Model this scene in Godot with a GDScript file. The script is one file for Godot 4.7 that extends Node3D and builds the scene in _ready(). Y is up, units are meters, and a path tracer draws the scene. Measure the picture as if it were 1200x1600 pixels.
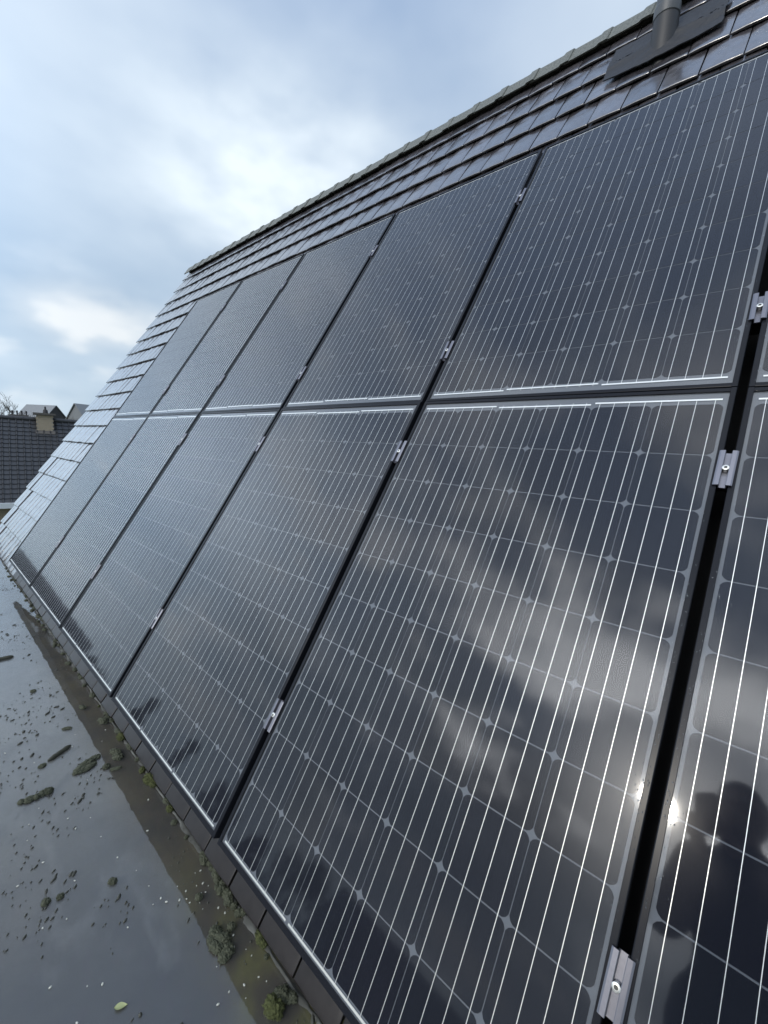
extends Node3D
# Solar panels on a steep clay-tiled roof above a flooded flat roof.
# World: x along the ridge, y up, z away from the roof. Roof-local axes: u along the ridge, v up the slope, n out of the roof;
# the tops of the panel frames lie in n = 0.

const PITCH := 57.0
const CELL := 0.1587
const PW := 0.990
const PH := 1.661
const COL := 1.011
const TW := 0.1668         # tile pitch along the ridge
const TG := 0.2559         # tile gauge up the slope
const V0 := -1.748         # lip of the lowest course
const LIP := -0.13         # n of the tile lips
const TT := 0.021
const VERGE := -6.19
const APEX := 3.14

var roof: Transform3D
var rng := RandomNumberGenerator.new()
var mats := {}
var used := {}

# ------------------------------------------------------------------ helpers
func numbered(called: String) -> String:
	if not used.has(called):
		used[called] = 0
		return called
	used[called] += 1
	return "%s_%03d" % [called, used[called]]

func tag(o: Node, label: String, category: String, group := "", kind := "") -> Node:
	if label: o.set_meta("label", label)
	if category: o.set_meta("category", category)
	if group: o.set_meta("group", group)
	if kind: o.set_meta("kind", kind)
	return o

func thing(called: String, label: String, category: String, t: Transform3D, group := "") -> Node3D:
	var o := Node3D.new()
	o.name = numbered(called)
	add_child(o)
	o.transform = t
	tag(o, label, category, group)
	return o

func part(called: String, mesh: Mesh, m: Material, parent: Node, t := Transform3D()) -> MeshInstance3D:
	var o := MeshInstance3D.new()
	o.name = called if parent != self else numbered(called)
	o.mesh = mesh
	if m: o.material_override = m
	o.transform = t
	parent.add_child(o, true)
	return o

func lin(r: float, g: float, b: float, a := 1.0) -> Color:
	var c := Color(r, g, b).linear_to_srgb()
	c.a = a
	return c

func mat(called: String, c: Color, rough: float, metal := 0.0) -> StandardMaterial3D:
	var m := StandardMaterial3D.new()
	m.resource_name = called
	m.albedo_color = c
	m.roughness = rough
	m.metallic = metal
	mats[called] = m
	return m

func noise(seed_: int, freq: float, oct := 4, type := FastNoiseLite.TYPE_SIMPLEX_SMOOTH) -> FastNoiseLite:
	var n := FastNoiseLite.new()
	n.seed = seed_
	n.frequency = freq
	n.noise_type = type
	n.fractal_type = FastNoiseLite.FRACTAL_FBM
	n.fractal_octaves = oct
	return n

func ntex(n: FastNoiseLite, size := 512, ramp: Array = [], normal := false, bump := 4.0) -> NoiseTexture2D:
	var t := NoiseTexture2D.new()
	t.width = size
	t.height = size
	t.seamless = true
	t.noise = n
	t.normalize = true
	if normal:
		t.as_normal_map = true
		t.bump_strength = bump
	elif ramp.size():
		var g := Gradient.new()
		var off := PackedFloat32Array()
		var col := PackedColorArray()
		for r in ramp:
			off.append(r[0])
			col.append(r[1])
		g.offsets = off
		g.colors = col
		t.color_ramp = g
	return t

func world_tri(m: StandardMaterial3D, s: float) -> void:
	m.uv1_triplanar = true
	m.uv1_world_triplanar = true
	m.uv1_scale = Vector3(s, s, s)

class Mb:
	var v := PackedVector3Array()
	var n := PackedVector3Array()
	var i := PackedInt32Array()
	func tri(a: Vector3, b: Vector3, c: Vector3, want: Vector3) -> void:
		var nn := (c - a).cross(b - a)
		if nn.length_squared() < 1e-18: return
		nn = nn.normalized()
		var k := v.size()
		if nn.dot(want) < 0.0:
			v.append_array([a, c, b])
			nn = -nn
		else:
			v.append_array([a, b, c])
		n.append_array([nn, nn, nn])
		i.append_array([k, k + 1, k + 2])
	func quad(a: Vector3, b: Vector3, c: Vector3, d: Vector3, want: Vector3) -> void:
		tri(a, b, c, want)
		tri(a, c, d, want)
	# box with chamfered edges along its long axes: t places it
	func box(t: Transform3D, s: Vector3) -> void:
		var h := s * 0.5
		for ax in 3:
			for sg in [-1.0, 1.0]:
				var p := Vector3.ZERO
				p[ax] = sg * h[ax]
				var e := Vector3.ZERO
				var f := Vector3.ZERO
				e[(ax + 1) % 3] = h[(ax + 1) % 3]
				f[(ax + 2) % 3] = h[(ax + 2) % 3]
				quad(t * (p - e - f), t * (p + e - f), t * (p + e + f), t * (p - e + f), t.basis * p)
	# outline (x, y) counter-clockwise pushed along z between z0 and z1
	func prism(t: Transform3D, o: PackedVector2Array, z0: float, z1: float, caps := true) -> void:
		var c := Vector2.ZERO
		for p in o: c += p / o.size()
		for k in o.size():
			var a := o[k]
			var b := o[(k + 1) % o.size()]
			var e := (b - a)
			var w := t.basis * Vector3(e.y, -e.x, 0)
			quad(t * Vector3(a.x, a.y, z0), t * Vector3(b.x, b.y, z0), t * Vector3(b.x, b.y, z1), t * Vector3(a.x, a.y, z1), w)
		if caps:
			var idx := Geometry2D.triangulate_polygon(o)
			for k in range(0, idx.size(), 3):
				for z in [z0, z1]:
					tri(t * Vector3(o[idx[k]].x, o[idx[k]].y, z), t * Vector3(o[idx[k + 1]].x, o[idx[k + 1]].y, z), t * Vector3(o[idx[k + 2]].x, o[idx[k + 2]].y, z), t.basis * Vector3(0, 0, z - (z0 + z1) * 0.5))
	# a smooth sheet: pts[j][i]
	func sheet(pts: Array, want: Vector3, closed := false) -> void:
		var base := v.size()
		var rows := pts.size()
		var cols: int = pts[0].size()
		for r in pts:
			for p in r: v.append(p)
		var nn := PackedVector3Array()
		nn.resize(rows * cols)
		var vote := 0.0
		var cnt := cols if closed else cols - 1
		for j in rows - 1:
			for k in cnt:
				var k2 := (k + 1) % cols
				var a := j * cols + k
				var b := j * cols + k2
				var c := (j + 1) * cols + k2
				var d := (j + 1) * cols + k
				var fn := (v[base + c] - v[base + a]).cross(v[base + b] - v[base + a]) + (v[base + d] - v[base + a]).cross(v[base + c] - v[base + a])
				for q in [a, b, c, d]: nn[q] += fn
				if closed:
					var mid := Vector3.ZERO
					for p in pts[j]: mid += p / cols
					vote += fn.dot(v[base + a] - mid)
				else:
					vote += fn.dot(want)
		var flip := vote < 0.0
		for q in rows * cols: n.append((-nn[q] if flip else nn[q]).normalized())
		for j in rows - 1:
			for k in cnt:
				var k2 := (k + 1) % cols
				var a := base + j * cols + k
				var b := base + j * cols + k2
				var c := base + (j + 1) * cols + k2
				var d := base + (j + 1) * cols + k
				if flip: i.append_array([a, c, b, a, d, c])
				else: i.append_array([a, b, c, a, c, d])
	# round tube along points with radii
	func tube(p: PackedVector3Array, r: PackedFloat32Array, seg := 8, caps := true) -> void:
		var rings := []
		var side := Vector3.ZERO
		for k in p.size():
			var d := (p[mini(k + 1, p.size() - 1)] - p[maxi(k - 1, 0)]).normalized()
			if side == Vector3.ZERO:
				side = d.cross(Vector3.UP if absf(d.y) < 0.9 else Vector3.RIGHT).normalized()
			side = (side - d * side.dot(d)).normalized()
			var up := d.cross(side)
			var ring := []
			for q in seg:
				var a := TAU * q / seg
				ring.append(p[k] + (side * cos(a) + up * sin(a)) * r[k])
			rings.append(ring)
		sheet(rings, Vector3.UP, true)
		if caps:
			for e in [0, p.size() - 1]:
				var w: Vector3 = (p[0] - p[1]) if e == 0 else (p[e] - p[e - 1])
				for q in seg: tri(p[e], rings[e][q], rings[e][(q + 1) % seg], w)
	func done(m: Material = null) -> ArrayMesh:
		var arr := []
		arr.resize(Mesh.ARRAY_MAX)
		arr[Mesh.ARRAY_VERTEX] = v
		arr[Mesh.ARRAY_NORMAL] = n
		arr[Mesh.ARRAY_INDEX] = i
		var out := ArrayMesh.new()
		out.add_surface_from_arrays(Mesh.PRIMITIVE_TRIANGLES, arr)
		if m: out.surface_set_material(0, m)
		return out

func T(p: Vector3, b := Basis()) -> Transform3D: return Transform3D(b, p)
func rl(u: float, v: float, n := 0.0) -> Vector3: return roof * Vector3(u, v, n)

# ------------------------------------------------------------------ sky
func bell(d: Vector3, az: float, el: float, ra: float, re: float) -> float:
	var a := rad_to_deg(atan2(d.x, -d.z)) - az
	a = wrapf(a, -180.0, 180.0) * cos(deg_to_rad(el))
	var e := rad_to_deg(asin(d.y)) - el
	return exp(-(a * a / (ra * ra) + e * e / (re * re)))

func sky_color(d: Vector3, n1: FastNoiseLite, n2: FastNoiseLite, n3: FastNoiseLite, sun: Vector3) -> Vector3:
	var h := clampf(d.y, 0.0, 1.0)
	var blue := Vector3(0.33, 0.455, 0.57).lerp(Vector3(0.265, 0.37, 0.58), pow(h, 0.8))
	# clouds lie on a sheet above: the noise is looked up where the ray meets it
	var q := Vector3(d.x, 0.0, d.z) / (h + 0.22)
	var f1 := n1.get_noise_3d(q.x, q.z, 3.0)
	var f2 := n2.get_noise_3d(q.x, q.z, 9.0)
	var f3 := n3.get_noise_3d(d.x, d.y * 2.2, d.z)
	var ang := rad_to_deg(acos(clampf(d.dot(sun), -1.0, 1.0)))
	# thin veil
	var veil := 0.27 + 0.19 * (f1 + 0.8 * f2 + 0.35 * f3)
	veil += 1.0 * bell(d, -56.0, 28.0, 12.0, 8.0) * (0.9 + 0.7 * f3) + 0.22 * bell(d, -80.0, 33.0, 16.0, 12.0) + 0.16 * bell(d, -18.0, 40.0, 9.0, 8.0)
	veil -= 0.22 * bell(d, -42.0, 43.0, 16.0, 8.0) + 0.16 * bell(d, -80.0, 15.0, 16.0, 6.0)
	veil -= 0.16 * smoothstep(0.62, 0.92, h)
	veil = clampf(veil, 0.03, 1.0)
	var c := blue.lerp(Vector3(0.78, 0.87, 0.94), veil)
	# small low cumulus
	var puff := bell(d, -75.5, 12.2, 6.0, 2.4) * smoothstep(-0.35, 0.3, f3 + 0.2) + 0.8 * bell(d, -85.0, 4.2, 6.0, 1.5) * smoothstep(-0.3, 0.35, f3 + 0.1)
	puff += smoothstep(0.12, 0.5, f3) * exp(-pow((h - 0.16) / 0.10, 2.0)) * 0.5
	c = c.lerp(Vector3(0.86, 0.88, 0.88), clampf(puff, 0.0, 1.0) * 0.7)
	# the sky brightens towards the veiled sun; a bright patch is added left of view for the far panels
	c *= 0.77 + 0.40 * exp(-ang * ang / (62.0 * 62.0)) + 1.6 * bell(d, -112.0, 20.0, 18.0, 18.0)
	c *= 1.0 - 0.6 * bell(d, -162.0, 22.0, 13.0, 6.0)
	c *= 1.0 - 0.74 * (1.0 - smoothstep(0.16, 0.44, h + 0.10 * f2 + 0.06 * f3)) * exp(-ang * ang / (46.0 * 46.0))
	# the broken bank of cloud before the sun, lit through
	var halo := exp(-ang * ang / (30.0 * 30.0))
	var bank := smoothstep(-0.12, 0.32, f2 * 0.8 + f1 * 0.5 + 0.15 * f3 + 0.30 * bell(d, -155.0, 38.0, 24.0, 7.0) - 0.12) * smoothstep(0.34, 0.50, h + 0.14 * f3)
	bank = maxf(bank, 0.55 * (1.0 - exp(-ang * ang / (40.0 * 40.0))) * smoothstep(-0.05, 0.35, f1 + f2 + 0.2 * f3) * exp(-pow((h - 0.25) / 0.11, 2.0)))
	var wide := exp(-ang * ang / (50.0 * 50.0))
	c = c.lerp(Vector3(0.95, 0.985, 1.03) * (1.25 + 3.0 * halo), clampf(bank * wide * 1.25, 0.0, 1.0))
	c += Vector3(1.0, 0.97, 0.92) * (2.6 * exp(-ang * ang / 60.0) + 0.12 * halo)
	return c

func make_sky(sun: Vector3) -> Sky:
	var w := 1536
	var h := 768
	var data := PackedFloat32Array()
	data.resize(w * h * 3)
	var n1 := noise(11, 0.55, 5)
	var n2 := noise(23, 1.3, 5)
	var n3 := noise(37, 4.5, 5)
	for y in h:
		var th := PI * (y + 0.5) / h
		var sy := cos(th)
		var r := sin(th)
		for x in w:
			var k := (y * w + x) * 3
			if sy < -0.02:
				data[k] = 0.16; data[k + 1] = 0.17; data[k + 2] = 0.17
				continue
			var a := TAU * (x + 0.5) / w
			var c := sky_color(Vector3(sin(a) * r, maxf(sy, 0.0), -cos(a) * r).normalized(), n1, n2, n3, sun)
			data[k] = c.x; data[k + 1] = c.y; data[k + 2] = c.z
	var im := Image.create_from_data(w, h, false, Image.FORMAT_RGBF, data.to_byte_array())
	var pm := PanoramaSkyMaterial.new()
	pm.panorama = ImageTexture.create_from_image(im)
	var s := Sky.new()
	s.sky_material = pm
	return s

# ------------------------------------------------------------------ materials
func materials() -> void:
	# panels
	var wave := ntex(noise(61, 0.011, 2), 1024, [], true, 6.0)
	var m: StandardMaterial3D
	for c in [["cell", lin(0.0038, 0.0050, 0.0110)], ["cell_b", lin(0.0044, 0.0062, 0.0120)], ["cell_c", lin(0.0042, 0.0046, 0.0090)], ["backsheet", lin(0.12, 0.13, 0.145)]]:
		m = mat(c[0], c[1], 0.05)
		m.metallic_specular = 0.5
		m.clearcoat_enabled = true
		m.clearcoat = 0.05
		m.clearcoat_roughness = 0.2
		m.normal_enabled = true
		m.normal_texture = wave
		m.normal_scale = 0.012
		world_tri(m, 0.9)
	m = mat("ribbon", lin(0.82, 0.82, 0.78), 0.42, 0.9)
	m = mat("glass", Color(1, 1, 1, 0.01), 0.03)
	m.transparency = BaseMaterial3D.TRANSPARENCY_ALPHA
	m.metallic_specular = 0.15
	m.normal_enabled = true
	m.normal_texture = wave
	m.normal_scale = 0.012
	world_tri(m, 0.9)
	m = mat("frame", lin(0.014, 0.015, 0.019), 0.24)
	m.metallic_specular = 0.27
	m = mat("aluminium", lin(0.22, 0.22, 0.25), 0.40, 0.8)
	m.normal_enabled = true
	m.normal_texture = ntex(noise(8, 0.09, 2), 256, [], true, 3.0)
	m.normal_scale = 0.03
	world_tri(m, 6.0)
	m = mat("bolt", lin(0.78, 0.77, 0.72), 0.3, 0.7)
	m = mat("socket", lin(0.10, 0.10, 0.09), 0.5, 0.5)
	m = mat("rail", lin(0.012, 0.012, 0.012), 0.6)
	m = mat("deck", lin(0.010, 0.010, 0.011), 0.9)
	# tiles: dark engobe, wet in places
	var rough := ntex(noise(71, 0.012, 4), 512, [[0.0, Color(0.10, 0.10, 0.10)], [0.5, Color(0.26, 0.26, 0.26)], [1.0, Color(0.55, 0.55, 0.55)]])
	var spots := ntex(noise(73, 0.010, 5), 1024, [[0.0, Color(0.62, 0.60, 0.60)], [0.5, Color(0.9, 0.89, 0.90)], [1.0, Color(1, 1, 1)]])
	for k in 4:
		m = mat("tile_%d" % k, lin(0.058 + 0.020 * k, 0.054 + 0.019 * k, 0.058 + 0.020 * k), 1.0)
		m.albedo_texture = spots
		m.roughness_texture = rough
		m.metallic_specular = 0.7
		m.clearcoat_enabled = true
		m.clearcoat = 0.9
		m.clearcoat_roughness = 0.16
		world_tri(m, 2.3)
	m = mat("tile_eave_dark", lin(0.024, 0.020, 0.019), 0.35)  # darker brown for the lowest course below the panels
	m.albedo_texture = spots
	world_tri(m, 2.3)
	m = mat("ridge", lin(0.21, 0.212, 0.205), 0.6)
	m.albedo_texture = ntex(noise(79, 0.03, 5), 512, [[0.0, Color(0.45, 0.46, 0.42)], [0.5, Color(0.85, 0.86, 0.82)], [1.0, Color(1, 1, 0.97)]])
	world_tri(m, 4.0)
	# pipe
	m = mat("pipe", lin(0.065, 0.07, 0.075), 0.42)
	m = mat("pipe_cup", lin(0.013, 0.013, 0.015), 0.5)
	m = mat("flashing", lin(0.015, 0.015, 0.017), 0.55)
	m.normal_enabled = true
	m.normal_texture = ntex(noise(83, 0.02, 4), 256, [], true, 8.0)
	m.normal_scale = 0.5
	world_tri(m, 3.0)
	# flat roof
	m = mat("bed", Color(1, 1, 1), 0.9)
	m.albedo_texture = ntex(noise(91, 0.02, 5), 1024, [[0.0, Color(0.84, 0.84, 0.83)], [1.0, Color(1, 1, 1)]])
	m.vertex_color_use_as_albedo = true
	world_tri(m, 1.6)
	m = mat("silt", Color(1, 1, 1), 0.85)
	m.albedo_texture = ntex(noise(93, 0.010, 6), 512, [[0.0, lin(0.04, 0.04, 0.034)], [0.6, lin(0.09, 0.09, 0.08)], [1.0, lin(0.17, 0.17, 0.155)]])
	world_tri(m, 2.0)
	m = mat("water", Color(1, 1, 1, 0.02), 0.03)
	m.transparency = BaseMaterial3D.TRANSPARENCY_ALPHA
	m.normal_enabled = true
	m.normal_texture = ntex(noise(97, 0.006, 5), 1024, [], true, 6.0)
	m.normal_scale = 0.075
	world_tri(m, 0.9)
	m = mat("moss", Color(1, 1, 1), 0.8)
	m.albedo_texture = ntex(noise(101, 0.03, 4), 256, [[0.0, lin(0.020, 0.024, 0.012)], [0.5, lin(0.055, 0.060, 0.035)], [1.0, lin(0.12, 0.125, 0.085)]])
	world_tri(m, 9.0)
	m = mat("green_moss", Color(1, 1, 1), 0.85)
	m.albedo_texture = ntex(noise(103, 0.03, 4), 256, [[0.0, lin(0.018, 0.022, 0.005)], [0.5, lin(0.05, 0.058, 0.014)], [1.0, lin(0.12, 0.125, 0.05)]])
	world_tri(m, 9.0)
	m = mat("debris", lin(0.05, 0.05, 0.038), 0.55)
	m = mat("pale", lin(0.55, 0.55, 0.48), 0.6)
	m = mat("wood", lin(0.040, 0.040, 0.026), 0.7)
	m = mat("leaf", lin(0.35, 0.38, 0.18), 0.5)
	# neighbours
	for k in 3:
		m = mat("slate_%d" % k, lin(0.032 + 0.008 * k, 0.033 + 0.008 * k, 0.036 + 0.008 * k), 0.42)
	m = mat("brick", Color(1, 1, 1), 0.9)
	m.albedo_texture = ntex(noise(107, 0.05, 3), 256, [[0.0, lin(0.34, 0.27, 0.19)], [1.0, lin(0.52, 0.44, 0.33)]])
	world_tri(m, 1.5)
	m = mat("mortar", lin(0.36, 0.33, 0.28), 0.9)
	m = mat("white", lin(0.62, 0.65, 0.68), 0.5)
	m = mat("lead", lin(0.10, 0.09, 0.08), 0.6)
	m = mat("grey_roof", lin(0.20, 0.21, 0.22), 0.6)
	m = mat("dark_gable", lin(0.045, 0.043, 0.045), 0.8)
	m = mat("terracotta", lin(0.20, 0.10, 0.06), 0.8)
	m = mat("bark", lin(0.09, 0.08, 0.065), 0.9)
	m = mat("leaves", lin(0.035, 0.045, 0.022), 0.8)
	m = mat("lawn", Color(1, 1, 1), 0.95)
	m.albedo_texture = ntex(noise(109, 0.01, 5), 512, [[0.0, lin(0.03, 0.045, 0.012)], [1.0, lin(0.075, 0.09, 0.03)]])
	world_tri(m, 0.1)
	m = mat("window", lin(0.02, 0.025, 0.03), 0.08)
	m = mat("drop", Color(1, 1, 1, 0.0), 0.02)
	m.refraction_enabled = true
	m.refraction_scale = 0.033
	# person
	mat("skin", lin(0.45, 0.27, 0.19), 0.55)
	mat("jacket", lin(0.018, 0.018, 0.022), 0.85)
	mat("trousers", lin(0.030, 0.034, 0.05), 0.85)
	mat("boots", lin(0.02, 0.017, 0.014), 0.6)
	mat("hair", lin(0.03, 0.02, 0.012), 0.6)
	mat("phone", lin(0.015, 0.015, 0.017), 0.25)
	mat("eye", lin(0.6, 0.6, 0.6), 0.2)

# ------------------------------------------------------------------ roof
func tile_mesh(seed_: int) -> ArrayMesh:
	# exposed face with a soft dish and the pressed nib near the head, a rolled lip and the sides; x across, y up the slope, z out
	var nz := noise(seed_, 9.0, 3)
	var w := TW - 0.0060
	var mb := Mb.new()
	var ys := [0.0, 0.002, 0.006, 0.03, 0.06, 0.09, 0.12, 0.15, 0.175, 0.195, 0.212, 0.228, 0.245, 0.27, 0.32]
	var xs := [-0.5, -0.485, -0.4, -0.28, -0.14, 0.0, 0.14, 0.28, 0.4, 0.485, 0.5]
	var side := rng.randf_range(-0.02, 0.02)
	var rows := []
	for y in ys:
		var r := []
		for xx in xs:
			var x: float = xx * w
			var z: float = -0.0022 * pow(absf(xx) * 2.0, 2.0)
			if absf(xx) > 0.49: z -= 0.0018
			if y < 0.001: z -= 0.004
			elif y < 0.004: z -= 0.0012
			var d2 := pow((x - side) / 0.030, 2.0) + pow((y - 0.222) / 0.016, 2.0)
			z += 0.0035 * exp(-d2) - 0.0016 * exp(-(pow((x - side - 0.01) / 0.035, 2.0) + pow((y - 0.192) / 0.02, 2.0)))
			z += 0.0011 * nz.get_noise_2d(x * 1.5, y)
			r.append(Vector3(x, y, z))
		rows.append(r)
	mb.sheet(rows, Vector3(0, 0, 1))
	mb.quad(Vector3(-0.5 * w, 0.0015, -0.013), Vector3(0.5 * w, 0.0015, -0.013), Vector3(0.5 * w, 0.32, -0.013), Vector3(-0.5 * w, 0.32, -0.013), Vector3(0, 0, -1))
	var front := []
	for j in 2:
		var r := []
		for p in rows[0]: r.append(Vector3(p.x, 0.0015 * j, p.z if j == 0 else -0.013))
		front.append(r)
	mb.sheet(front, Vector3(0, -1, 0))
	for e in [0, xs.size() - 1]:
		for j in ys.size() - 1:
			var a: Vector3 = rows[j][e]
			var b: Vector3 = rows[j + 1][e]
			mb.quad(a, b, Vector3(b.x, b.y, -0.013), Vector3(a.x, a.y, -0.013), Vector3(a.x, 0, 0))
	return mb.done()

func build_roof() -> void:
	var r := thing("tiled_roof", "steep dark roof of flat clay tiles carrying the solar panels", "roof", Transform3D())
	# deck under everything, both slopes
	var mb := Mb.new()
	var under := LIP - 0.052
	mb.box(roof * T(Vector3((VERGE + 0.02 + 3.0) * 0.5, (V0 + 0.01 + APEX - 0.04) * 0.5, under - 0.03)), Vector3(3.0 - VERGE - 0.02, APEX - 0.05 - V0, 0.05))
	part("roof_deck", mb.done(), mats.deck, r)
	var apex := rl(0, APEX, LIP)
	mb = Mb.new()
	var far := Basis(Vector3.RIGHT, deg_to_rad(PITCH - 90.0)) * Basis()
	var mirror := func(p: Vector3) -> Vector3: return Vector3(p.x, p.y, 2.0 * apex.z - p.z)
	var e0: Vector3 = mirror.call(rl(VERGE, V0, LIP - 0.01))
	var e1: Vector3 = mirror.call(rl(3.0, V0, LIP - 0.01))
	var t0: Vector3 = mirror.call(rl(VERGE, APEX - 0.03, LIP - 0.01))
	var t1: Vector3 = mirror.call(rl(3.0, APEX - 0.03, LIP - 0.01))
	mb.quad(e0, e1, t1, t0, Vector3(0, 1, -1))
	mb.quad(e0 - Vector3(0, 0.05, -0.03), e1 - Vector3(0, 0.05, -0.03), t1 - Vector3(0, 0.05, -0.03), t0 - Vector3(0, 0.05, -0.03), Vector3(0, -1, 1))
	mb.quad(e0, t0, t0 - Vector3(0, 0.05, -0.03), e0 - Vector3(0, 0.05, -0.03), Vector3(-1, 0, 0))
	part("rear_slope", mb.done(), mats.slate_0, r)
	# tiles one by one: where the panels leave them in sight
	var shapes := []
	for k in 5: shapes.append(tile_mesh(200 + k))
	var spots := []
	var tilt := asin(TT / TG)
	for row in 20:
		var v := V0 + TG * row
		if v > 3.0: break
		var u := VERGE + TW * 0.5 - (TW * 0.5 if row % 2 else 0.0)
		while u < 2.9:
			var x := maxf(u, VERGE + TW * 0.25)
			var seen := row <= 0 or row >= 13 or u < -3.85
			if seen: spots.append([x, v, row, u < VERGE + TW * 0.25])
			u += TW
	var eye := Vector3(1.048, -0.892, 1.082)
	spots.sort_custom(func(a, b): return eye.distance_squared_to(Vector3(a[0], a[1], LIP)) < eye.distance_squared_to(Vector3(b[0], b[1], LIP)))
	# those beyond the frame's edge on the right are never the ones that show largest
	var front := spots.filter(func(a): return not (a[0] > 0.95 and a[1] > 0.0) and not (a[0] > 0.9 and a[1] < 0.0))
	var rest := spots.filter(func(a): return (a[0] > 0.95 and a[1] > 0.0) or (a[0] > 0.9 and a[1] < 0.0))
	spots = front + rest
	var left := Mb.new()
	for k in spots.size():
		var s: Array = spots[k]
		var t := T(Vector3(s[0] + rng.randf_range(-0.0012, 0.0012), s[1] + rng.randf_range(-0.003, 0.003), LIP + rng.randf_range(-0.0015, 0.0015)))
		t.basis = Basis.from_euler(Vector3(-tilt + rng.randf_range(-0.008, 0.008), rng.randf_range(-0.012, 0.012), rng.randf_range(-0.006, 0.006)))
		if s[0] < VERGE + 0.30 and s[1] < -0.6: t.origin.z += 0.010
		if s[3]: t.basis = t.basis.scaled_local(Vector3(0.5, 1, 1))
		t = roof * t
		var shape: ArrayMesh = shapes[rng.randi() % 5]
		if k < 290:
			part("roof_tile", shape, mats.tile_eave_dark if s[2] == 0 and s[0] > -4.2 else mats["tile_%d" % (rng.randi() % 4)], r, t)
		else:
			var arr := shape.surface_get_arrays(0)
			var base := left.v.size()
			for p in arr[Mesh.ARRAY_VERTEX]: left.v.append(t * p)
			for p in arr[Mesh.ARRAY_NORMAL]: left.n.append((t.basis * p).normalized())
			for q in arr[Mesh.ARRAY_INDEX]: left.i.append(base + q)
	tag(part("roof_tiles", left.done(), mats.tile_1, r), "", "", "", "stuff")
	# ridge caps: angular, lapped, each with a raised collar at one end
	var pitch := 0.236
	var cap := Mb.new()
	var prof := func(grow: float) -> Array:
		var out := []
		var rad := 0.048 + grow
		for q in 15:
			var f := (q - 7) / 7.0
			var a := clampf(f * 2.0, -1.0, 1.0) * deg_to_rad(PITCH)
			var p := Vector2(sin(a), cos(a)) * rad
			var down := maxf(absf(f) - 0.5, 0.0) * 2.0 * 0.125
			p += Vector2(cos(a) * signf(f), -absf(sin(a))) * down
			out.append(p)
		return out
	var xs := [[-0.135, -0.014], [-0.135, 0.0], [-0.09, 0.0], [0.05, 0.001], [0.070, 0.002], [0.085, 0.009], [0.130, 0.010], [0.136, 0.007], [0.136, -0.006]]
	var rows := []
	for x in xs:
		var row := []
		for p in prof.call(x[1]): row.append(Vector3(x[0], p.y, p.x))
		rows.append(row)
	cap.sheet(rows, Vector3.UP)
	for q in 14:      # thickness seen from below
		var a: Vector3 = rows[1][q]
		var b: Vector3 = rows[1][q + 1]
		var c: Vector3 = rows[6][q + 1]
		var d: Vector3 = rows[6][q]
		var off := func(p: Vector3) -> Vector3: return p + Vector3(0, -p.y, -p.z).normalized() * 0.014 - Vector3(0, 0.004, 0)
		cap.quad(off.call(a), off.call(b), off.call(c), off.call(d), Vector3(0, -a.y, -a.z))
		for e in [0, 14]:
			if q == 0 or q == 13:
				pass
	for e in [0, 14]:
		for j in range(1, 6):
			var a: Vector3 = rows[j][e]
			var b: Vector3 = rows[j + 1][e]
			var o := Vector3(0, 0.002, -signf(a.z) * 0.016)
			cap.quad(a, b, b + o, a + o, Vector3(0, -1, 0))
	var cm := cap.done()
	var centre := rl(0, APEX, LIP) - Vector3(0, 0.044, 0)
	var x := VERGE + 0.12
	while x < 2.9:
		var t := T(Vector3(x, centre.y + rng.randf_range(-0.003, 0.003), centre.z), Basis.from_euler(Vector3(rng.randf_range(-0.02, 0.02), 0, rng.randf_range(-0.006, 0.006) - 0.02)))
		part("ridge_cap", cm, mats.ridge, r, t)
		x += pitch
	# mortar bed below the caps
	mb = Mb.new()
	mb.box(T(Vector3((VERGE + 2.9) * 0.5, centre.y - 0.02, centre.z)), Vector3(2.9 - VERGE - 0.04, 0.07, 0.09))
	part("ridge_mortar", mb.done(), mats.lead, r)
	# gable wall below the verge
	mb = Mb.new()
	var g0 := rl(0, V0, LIP - 0.09)
	var poly := PackedVector2Array([Vector2(g0.z - 0.08, -4.2), Vector2(g0.z - 0.08, g0.y), Vector2(apex.z, apex.y - 0.16), Vector2(2.0 * apex.z - g0.z + 0.08, g0.y), Vector2(2.0 * apex.z - g0.z + 0.08, -4.2)])
	mb.prism(Transform3D(Basis(Vector3(0, 0, 1), Vector3(0, 1, 0), Vector3(1, 0, 0)), Vector3.ZERO), poly, VERGE + 0.10, VERGE + 0.40)
	tag(part("gable_wall", mb.done(), mats.brick, self), "buff brick gable wall under the left verge of the tiled roof", "wall")

# ------------------------------------------------------------------ panels
func rail_profile(w: float) -> PackedVector2Array:
	return PackedVector2Array([Vector2(0.0, -0.035), Vector2(w, -0.035), Vector2(w, -0.0008), Vector2(w - 0.0006, 0.0), Vector2(0.0022, 0.0), Vector2(0.0007, -0.0007), Vector2(0.0, -0.0022)])

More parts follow.
